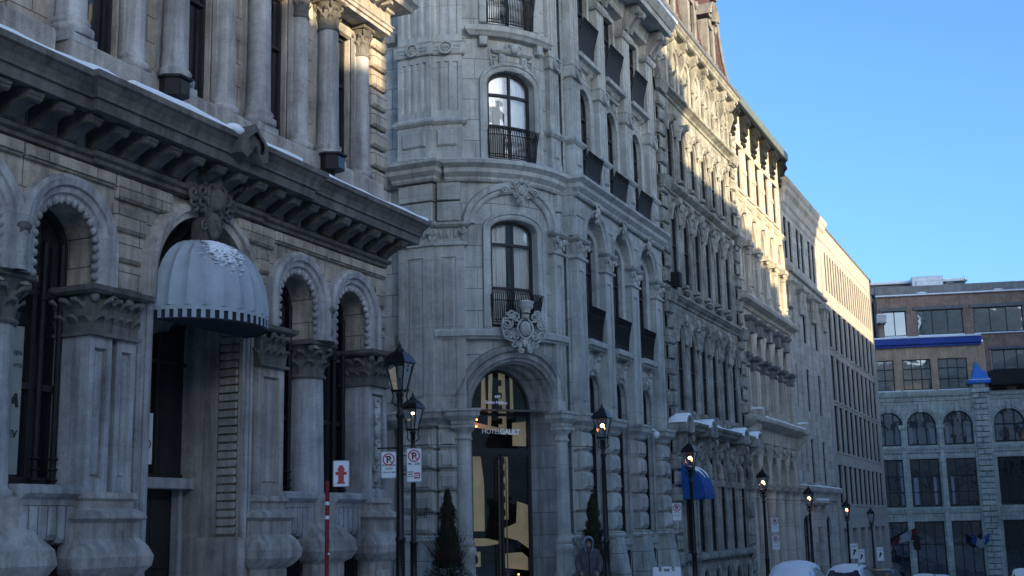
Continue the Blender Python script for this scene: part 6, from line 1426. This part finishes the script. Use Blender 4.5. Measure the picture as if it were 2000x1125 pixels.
# ================================================================== planters by the hotel entrance
LEAF = noisy('evergreen', (.014, .018, .009), (.035, .042, .018), 7, .8, .3); TW = noisy('twig', (.07, .025, .02), (.10, .04, .03), 7, .8, .2); LFG = noisy('boughs', (.025, .05, .03), (.05, .085, .045), 7, .8, .3)
def planter(x, y, label, seed):
    rnd = random.Random(seed); z0 = gz(x); R = thing('planter', label, 'planter', (x, y, z0), 'potted evergreens at the hotel entrance'); f = Fr(lambda u, z, o: (x+u, y-o, z0+z))
    m = MB(f); m.lathe(0, 0, [(0, .24), (.05, .25), (.62, .33), (.68, .36), (.74, .36), (.74, .30)], 16); m.build('pot', BLKM, R)
    m = MB(f)
    for i in range(3800):
        z = .95+2.05*rnd.random()**1.15; t = (z-.95)/2.05; rr = (.34*(1-t)**.7+.04)*(1+.16*sin(z*9+seed)+.12*sin(z*23)); a = rnd.random()*2*pi; k = rr*rnd.uniform(.55, 1.08)
        u, o = k*cos(a), k*sin(a); h = rnd.uniform(.05, .12); w_ = rnd.uniform(.012, .03); tx_, to = -sin(a)*w_, cos(a)*w_
        m.face([(u-tx_, z, o-to), (u+tx_, z, o+to), (u*1.12+rnd.gauss(0, .015), z+h, o*1.12+rnd.gauss(0, .015))])
    m.lathe(0, 0, [(.9, .24), (1.3, .26), (2.2, .16), (2.85, .03)], 10); m.build('evergreen', LEAF, R)
    m = MB(f)
    for i in range(90):
        a = rnd.random()*2*pi; sp = rnd.uniform(.25, .6); h = rnd.uniform(.7, 1.15); pts = [(.15*cos(a), .75, .15*sin(a)), ((.15+sp*.3)*cos(a), .75+h*.5, (.15+sp*.3)*sin(a)), ((.15+sp)*cos(a+.2), .75+h, (.15+sp)*sin(a+.2))]
        m.tube(pts, .008, 3, taper=.4)
        for q in range(2): e = pts[1]; b = rnd.random()*2*pi; m.tube([e, (e[0]+.18*cos(b), e[1]+.25, e[2]+.18*sin(b))], .005, 3, taper=.5)
    m.build('twigs', TW, R)
    m = MB(f)
    for i in range(900):
        a = rnd.random()*2*pi; r_ = rnd.uniform(.2, .58); z = .78+rnd.gauss(0, .10)-.35*max(0, r_-.35)+.12; d = rnd.uniform(.08, .2); b = a+rnd.gauss(0, .5); w_ = .014
        u, o = r_*cos(a), r_*sin(a); m.face([(u, z, o), (u-w_*sin(b)+d*.5*cos(b), z+.03, o+w_*cos(b)+d*.5*sin(b)), (u+d*cos(b), z-.02+rnd.gauss(0, .03), o+d*sin(b)), (u+w_*sin(b)+d*.5*cos(b), z+.03, o-w_*cos(b)+d*.5*sin(b))])
    m.build('boughs', LFG, R)
    for i in range(9):
        a = rnd.random()*2*pi; r_ = rnd.uniform(.3, .52); m = MB(f)
        for k in range(6): b = k*pi/3+rnd.random(); m.ell(r_*cos(a)+.05*cos(b), .95+.04*sin(b)+rnd.gauss(0, .05), r_*sin(a)+.03*sin(b), .035, .02, .03, 5, 3)
        m.build('white_flower', WF, R)
planter(29.15, 14.9, 'potted cone-shaped evergreen with twigs and white flowers, left of the hotel door', 5)
planter(32.3, 12.03, 'potted cone-shaped evergreen with twigs and white flowers, behind the hooded person', 9)

# ================================================================== person in a hooded coat
def person():
    x, y = 27.6, 10.42; z0 = gz(x)
    R = thing('person', 'person in a grey hooded winter coat walking past the hotel entrance, hands in pockets', 'person', (x, y, z0))
    face_dir = Vector((-cos(radians(24)), -sin(radians(24)), 0)); side = Vector((face_dir.y, -face_dir.x, 0))    # towards the viewer, their left-right
    f = lambda s_, fo, z: Vector((x, y, z0))+side*s_+face_dir*fo+Vector((0, 0, z))
    base = Vector((x, y, z0))
    def skin(name, verts, edges, radii, m_, parent, sub=2, root=0):
        me = bpy.data.meshes.new(name); me.from_pydata([tuple(f(*v)-base) for v in verts], edges, []); ob = bpy.data.objects.new(name, me); COL.objects.link(ob)
        md = ob.modifiers.new('s', 'SKIN'); md.use_smooth_shade = True; ob.modifiers.new('d', 'SUBSURF').levels = sub; ob.modifiers['d'].render_levels = sub
        for i, r_ in enumerate(radii): me.skin_vertices[0].data[i].radius = r_ if isinstance(r_, tuple) else (r_, r_)
        for i in range(len(verts)): me.skin_vertices[0].data[i].use_root = (i == root)
        bpy.context.view_layer.update(); dg = bpy.context.evaluated_depsgraph_get(); nm = bpy.data.meshes.new_from_object(ob.evaluated_get(dg)); bpy.data.objects.remove(ob)
        for p in nm.polygons: p.use_smooth = True
        nm.materials.clear(); nm.materials.append(m_); o2 = bpy.data.objects.new(name, nm); COL.objects.link(o2); o2.parent = parent; return o2
    SK = noisy('skin', (.30, .18, .13), (.36, .22, .16), 9, .6, .05); CO = noisy('grey_coat', (.075, .070, .075), (.11, .10, .105), 6, .9, .5, 0, 30); HD = noisy('hood_grey', (.20, .23, .28), (.26, .29, .34), 8, .9, .3); TR = noisy('dark_trousers', (.015, .015, .018), (.025, .025, .03), 6, .9, .2); SH = mat('boots', (.02, .018, .016), .6)
    V = [(0, 0, .95), (0, .02, 1.18), (0, .05, 1.38), (0, .08, 1.48), (0, .14, 1.56), (0, .15, 1.66),
         (.17, .05, 1.38), (.24, .06, 1.12), (.18, .17, .92), (.17, .21, .86), (-.17, .05, 1.38), (-.24, .06, 1.12), (-.18, .17, .92), (-.17, .21, .86),
         (.09, .01, .90), (.10, .10, .50), (.10, .02, .10), (.10, .15, .05), (-.09, .01, .90), (-.10, -.02, .50), (-.10, -.16, .12), (-.10, -.04, .05)]
    E_ = [(0, 1), (1, 2), (2, 3), (3, 4), (4, 5), (2, 6), (6, 7), (7, 8), (8, 9), (2, 10), (10, 11), (11, 12), (12, 13), (0, 14), (14, 15), (15, 16), (16, 17), (0, 18), (18, 19), (19, 20), (20, 21)]
    rad = [.13, .12, .12, .055, .085, .075, .06, .048, .035, .03, .06, .048, .035, .03, .085, .06, .042, .035, .085, .06, .042, .035]
    B = skin('body', V, E_, rad, SK, R)
    g = MB(Fr(lambda u, z, o: tuple(f(u, o, z)))); g.ell(0, 1.60, .245, .018, .028, .022)                    # nose
    for d in (-1, 1): g.ell(d*.033, 1.625, .228, .012, .008, .008)
    g.build('face_features', SK, B); g = MB(Fr(lambda u, z, o: tuple(f(u, o, z)))); g.ell(0, 1.565, .23, .04, .035, .02); g.build('beard', noisy('beard', (.25, .24, .23), (.32, .31, .30), 20, .9), B)
    skin('coat', [(0, .0, .80), (0, .01, 1.05), (0, .04, 1.30), (0, .07, 1.46), (.18, .05, 1.39), (.27, .04, 1.15), (.21, .17, .93), (-.18, .05, 1.39), (-.27, .04, 1.15), (-.21, .17, .93)], [(0, 1), (1, 2), (2, 3), (2, 4), (4, 5), (5, 6), (2, 7), (7, 8), (8, 9)], [(.20, .16), (.20, .16), (.19, .15), (.10, .10), .10, .085, .07, .10, .085, .07], CO, R)
    g = MB(Fr(lambda u, z, o: tuple(f(u, o, z)))); g.tube([(0, .72, .17), (0, 1.0, .19), (0, 1.3, .20), (0, 1.45, .19)], .012, 5); g.build('zip', TR, R)
    for d in (-1, 1):
        g = MB(Fr(lambda u, z, o: tuple(f(u, o, z)))); g.box(d*.12-.06, d*.12+.06, .86, 1.0, .12, .19, .02); g.build('pocket', CO, R)
    g = MB(Fr(lambda u, z, o: tuple(f(u, o, z)))); rows = []                                            # open-fronted hood
    for i in range(9):
        t = i/8; o_ = -.02+.27*t; rr = .135*sin(pi*(.35+.42*t))**.6
        rows.append([(rr*sin(a)*(.95), 1.625+.0*t+rr*1.12*cos(a)-(.10 if abs(a) > 2.2 else 0), o_+.03*cos(a)) for a in [radians(-150+300*k/16) for k in range(17)]])
    g.grid(rows, 0, True); g.ell(0, 1.62, .03, .125, .14, .08); g.tube([p for p in rows[-1]], .014, 5); g.build('hood', HD, R)
    g = MB(Fr(lambda u, z, o: tuple(f(u, o, z)))); g.tube([(-.10, 1.47, .10), (0, 1.44, .17), (.10, 1.47, .10), (.09, 1.49, .0), (-.09, 1.49, .0), (-.10, 1.47, .10)], .045, 8); g.build('collar', CO, R)
    for d, dx in ((1, 0), (-1, -.02)):
        skin('trouser_leg', [(d*.09, .01, .92), (d*.10, .10 if d > 0 else -.02, .50), (d*.10, .02 if d > 0 else -.16, .12)], [(0, 1), (1, 2)], [.11, .08, .065], TR, R)
        g = MB(Fr(lambda u, z, o: tuple(f(u, o, z)))); oo = .07 if d > 0 else -.11; g.ell(d*.10, .06, oo, .055, .06, .14); g.build('boot', SH, R)
person()

# ================================================================== white sandwich board
t = thing('sandwich_board', 'white folding pavement board with a handle cut in its top, before the stained building', 'sign', (33.45, 10.35, gz(33.4)))
sb = Fr(lambda u, z, o: (33.45+u*sin(AZ)+o*-cos(AZ), 10.35-u*cos(AZ)-o*sin(AZ), gz(33.4)+z))
for k in (-1, 1):
    m = MB(sb); o0 = .22*k
    for a, b, z0_, z1_ in ((-.38, -.22, 0, 1.12), (.22, .38, 0, 1.12), (-.22, .22, 0, 1.0), (-.14, -.08, 1.0, 1.10), (.08, .14, 1.0, 1.10), (-.14, .14, 1.08, 1.13)):
        def L(z): return o0*(1-z/1.3)
        for s_ in (-.015, .015): m.face([(a, z0_, L(z0_)+s_), (b, z0_, L(z0_)+s_), (b, z1_, L(z1_)+s_), (a, z1_, L(z1_)+s_)])
        for u in (a, b): m.face([(u, z0_, L(z0_)-.015), (u, z0_, L(z0_)+.015), (u, z1_, L(z1_)+.015), (u, z1_, L(z1_)-.015)])
        m.face([(a, z1_, L(z1_)-.015), (b, z1_, L(z1_)-.015), (b, z1_, L(z1_)+.015), (a, z1_, L(z1_)+.015)])
    m.build('panel', WHT, t)

# ================================================================== cars
TYRE = mat('tyre', (.02, .02, .02), .8); RIM = mat('rim', (.3, .3, .32), .35, .8); CG = glass('car_glass', (.03, .05, .07), .03, .02); LAMPR = mat('tail_lamp', (.35, .01, .01), .3); LAMPW = mat('head_lamp', (.6, .6, .6), .1)
def car(x, y, ang, label, col, snow=0, suv=False, L_=4.5, W_=1.82, H=1.46):
    if suv: H = 1.68
    z0 = gz(x)-.136; R = thing('parked_car', label, 'car', (x, y, z0), 'cars parked along the street'); c, s = cos(ang), sin(ang)
    f = Fr(lambda u, z, o: (x+u*c+o*s, y+u*s-o*c, z0+z))
    P = mat('car_paint', col, .28, .2); P.node_tree.nodes['Principled BSDF'].inputs['Coat Weight'].default_value = .6
    # stations along the length: (u, half width low, z low, belt z, roof z, roof half width)
    a = L_/2; b = .93*H if suv else .62*H; be = .60*H
    st = [(-a, .62, .42, .62, .62, .55), (-a+.12, .80, .28, be-.08, be-.02, .70), (-a+.35, .88, .24, be, be+.03 if not suv else be+.2, .74), (-a+.9 if not suv else -a+.5, .905, .22, be+.02, H-.10, .62), (-a+1.5, .91, .22, be+.02, H, .62), (.1, .91, .22, be, H-.0, .62), (.75, .91, .22, be-.02, H-.12, .60), (a-1.15, .905, .22, be-.05, be, .70), (a-.35, .86, .24, be-.12, be-.09, .68), (a-.08, .76, .28, .58, .60, .6), (a, .6, .4, .52, .53, .5)]
    rows = []
    for u, w_, zl, zb, zr, wr in st:
        w_ *= W_/1.82; wr *= W_/1.82; half = [(0, zl), (w_*.85, zl), (w_, zl+.16), (w_*1.0, (zl+zb)/2), (w_*.975, zb), ((w_*.975+wr)/2*1.02, (zb+zr)/2+.02), (wr, zr-.03 if zr-zb > .2 else zr), (wr*.8, zr), (0, zr+.02)]
        ring = half+[(-p, q) for p, q in reversed(half[1:-1])]; rows.append([(u, q, p) for p, q in ring])
    m = MB(f); m.grid(rows, 0, True, closev=True); m.face(rows[0]); m.face(rows[-1]); body = m.build('body', P, R)
    # glazing set just proud of the body
    m = MB(f)
    def pane(i, j0, j1, i2): m.face([rows[i][j0], rows[i2][j0], rows[i2][j1], rows[i][j1]])
    def off(p, du=0, dz=0, k=1.012): return (p[0]+du, p[1]+dz, p[2]*k)
    for sd in (1, -1):
        for i in (3, 4, 5):
            A, B_, C_, D = rows[i][4], rows[i+1][4], rows[i+1][6], rows[i][6]
            def lerp(p, q, t): return tuple(p[k]+(q[k]-p[k])*t for k in range(3))
            q = [lerp(A, D, .12), lerp(B_, C_, .12), lerp(B_, C_, .88), lerp(A, D, .88)]; cc = [sum(t[k] for t in q)/4 for k in range(3)]
            q = [tuple(cc[k]+(t[k]-cc[k])*(.93 if k == 0 else 1) for k in range(3)) for t in q]; m.face([(t[0], t[1], sd*(t[2]+.012)) for t in q])
    for i, i2, dx in ((2, 3, -.02), (6, 7, .02)):
        lo, hi = (rows[i], rows[i2]) if i == 2 else (rows[i2], rows[i])
        wl, wh = lo[6][2]*.96, hi[6][2]*.9; m.face([(lo[6][0]+dx, lo[7][1]+.04, -wl), (lo[6][0]+dx, lo[7][1]+.04, wl), (hi[6][0]+dx*1.5, hi[7][1]-.03, wh), (hi[6][0]+dx*1.5, hi[7][1]-.03, -wh)])
    m.build('windows', CG, body)
    for u in (-a+.85, a-.85):
        for sd in (-1, 1):
            m = MB(Fr(lambda p, q, r_: f(u+p, .32+r_, sd*(W_/2-.11)+q*sd))); m.lathe(0, 0, [(-.11, .24), (-.11, .31), (-.08, .33), (.08, .33), (.11, .31), (.11, .22)], 20); w_ = m.build('wheel', TYRE, R)
            m = MB(Fr(lambda p, q, r_: f(u+p, .32+r_, sd*(W_/2-.11)+q*sd))); m.lathe(0, 0, [(.08, .22), (.112, .20), (.10, .05), (.12, .04)], 12); m.build('rim', RIM, w_)
    for sd in (-1, 1):
        m = MB(f); m.box(-a+.02, -a+.16, .72, .92, sd*.62-.14, sd*.62+.14, .03, back=True); m.build('tail_lamp', LAMPR, R)
        m = MB(f); m.box(a-.22, a-.04, .62, .76, sd*.60-.16, sd*.60+.16, .03, back=True); m.build('head_lamp', LAMPW, R)
        m = MB(f); m.ell(a-1.45, be+.08, sd*(W_/2+.08), .08, .09, .12); m.build('wing_mirror', P, R)
    if suv:
        for sd in (-1, 1): m = MB(f); m.tube([(-a+.7, H+.05, sd*.56), (-a+1.2, H+.08, sd*.56), (.3, H+.08, sd*.56), (.6, H, sd*.56)], .022, 6); m.build('roof_rail', LEAD, R)
    if snow:
        m = MB(f); rr = []
        for k in range(1, 10):
            r0 = rows[k]; t = snow*(1+.5*noise.noise(Vector((r0[0][0], x, 0)))); w_ = r0[6][2]
            rr.append([(r0[0][0], r0[6][1]-.01, w_*1.02), (r0[0][0], r0[6][1]+t*.7, w_*.95), (r0[0][0], r0[8][1]+t, w_*.5), (r0[0][0], r0[8][1]+t*1.15, 0), (r0[0][0], r0[8][1]+t, -w_*.5), (r0[0][0], r0[6][1]+t*.7, -w_*.95), (r0[0][0], r0[6][1]-.01, -w_*1.02)])
        m.grid(rr, 0, True); m.build('snow', SNOW, R)
car(43.4, 8.75, 0, 'nearest car, its roof and windows buried under smooth snow', (.5, .5, .52), .16)
car(54.4, 8.75, 0, 'silver car behind the snow-covered one, a little snow on its roof', (.35, .36, .38), .04, True)
car(64.0, 8.75, 0, 'black estate car with pale roof rails before the farthest lamp post', (.012, .012, .014), 0, True)
car(84.5, 9.0, 0, 'small dark car low in front of the red and white flag', (.02, .02, .025), .03)
car(93.5, 8.9, 0, 'pale blue-grey car farthest down the street, mostly hidden', (.10, .14, .2), .05)
car(80.0, 2.9, pi, 'blue-grey car at the right edge of the view, windscreen facing the camera', (.06, .09, .14), .05, True)
m = MB(Fr(lambda u, z, o: (90+u, 9.9-o, gz(90)+z))); m.lathe(0, 0, [(0, .05), (3.1, .05)], 8)
t = thing('parking_post', 'dark parking meter post at the kerb by the office building corner', 'post', (90, 9.9, gz(90))); m.build('post', BLKM, t); m = MB(Fr(lambda u, z, o: (90+u, 9.9-o, gz(90)+z))); m.box(-.2, .2, 3.0, 4.0, -.2, .2, .05, back=True); m.build('head', BLKM, t)
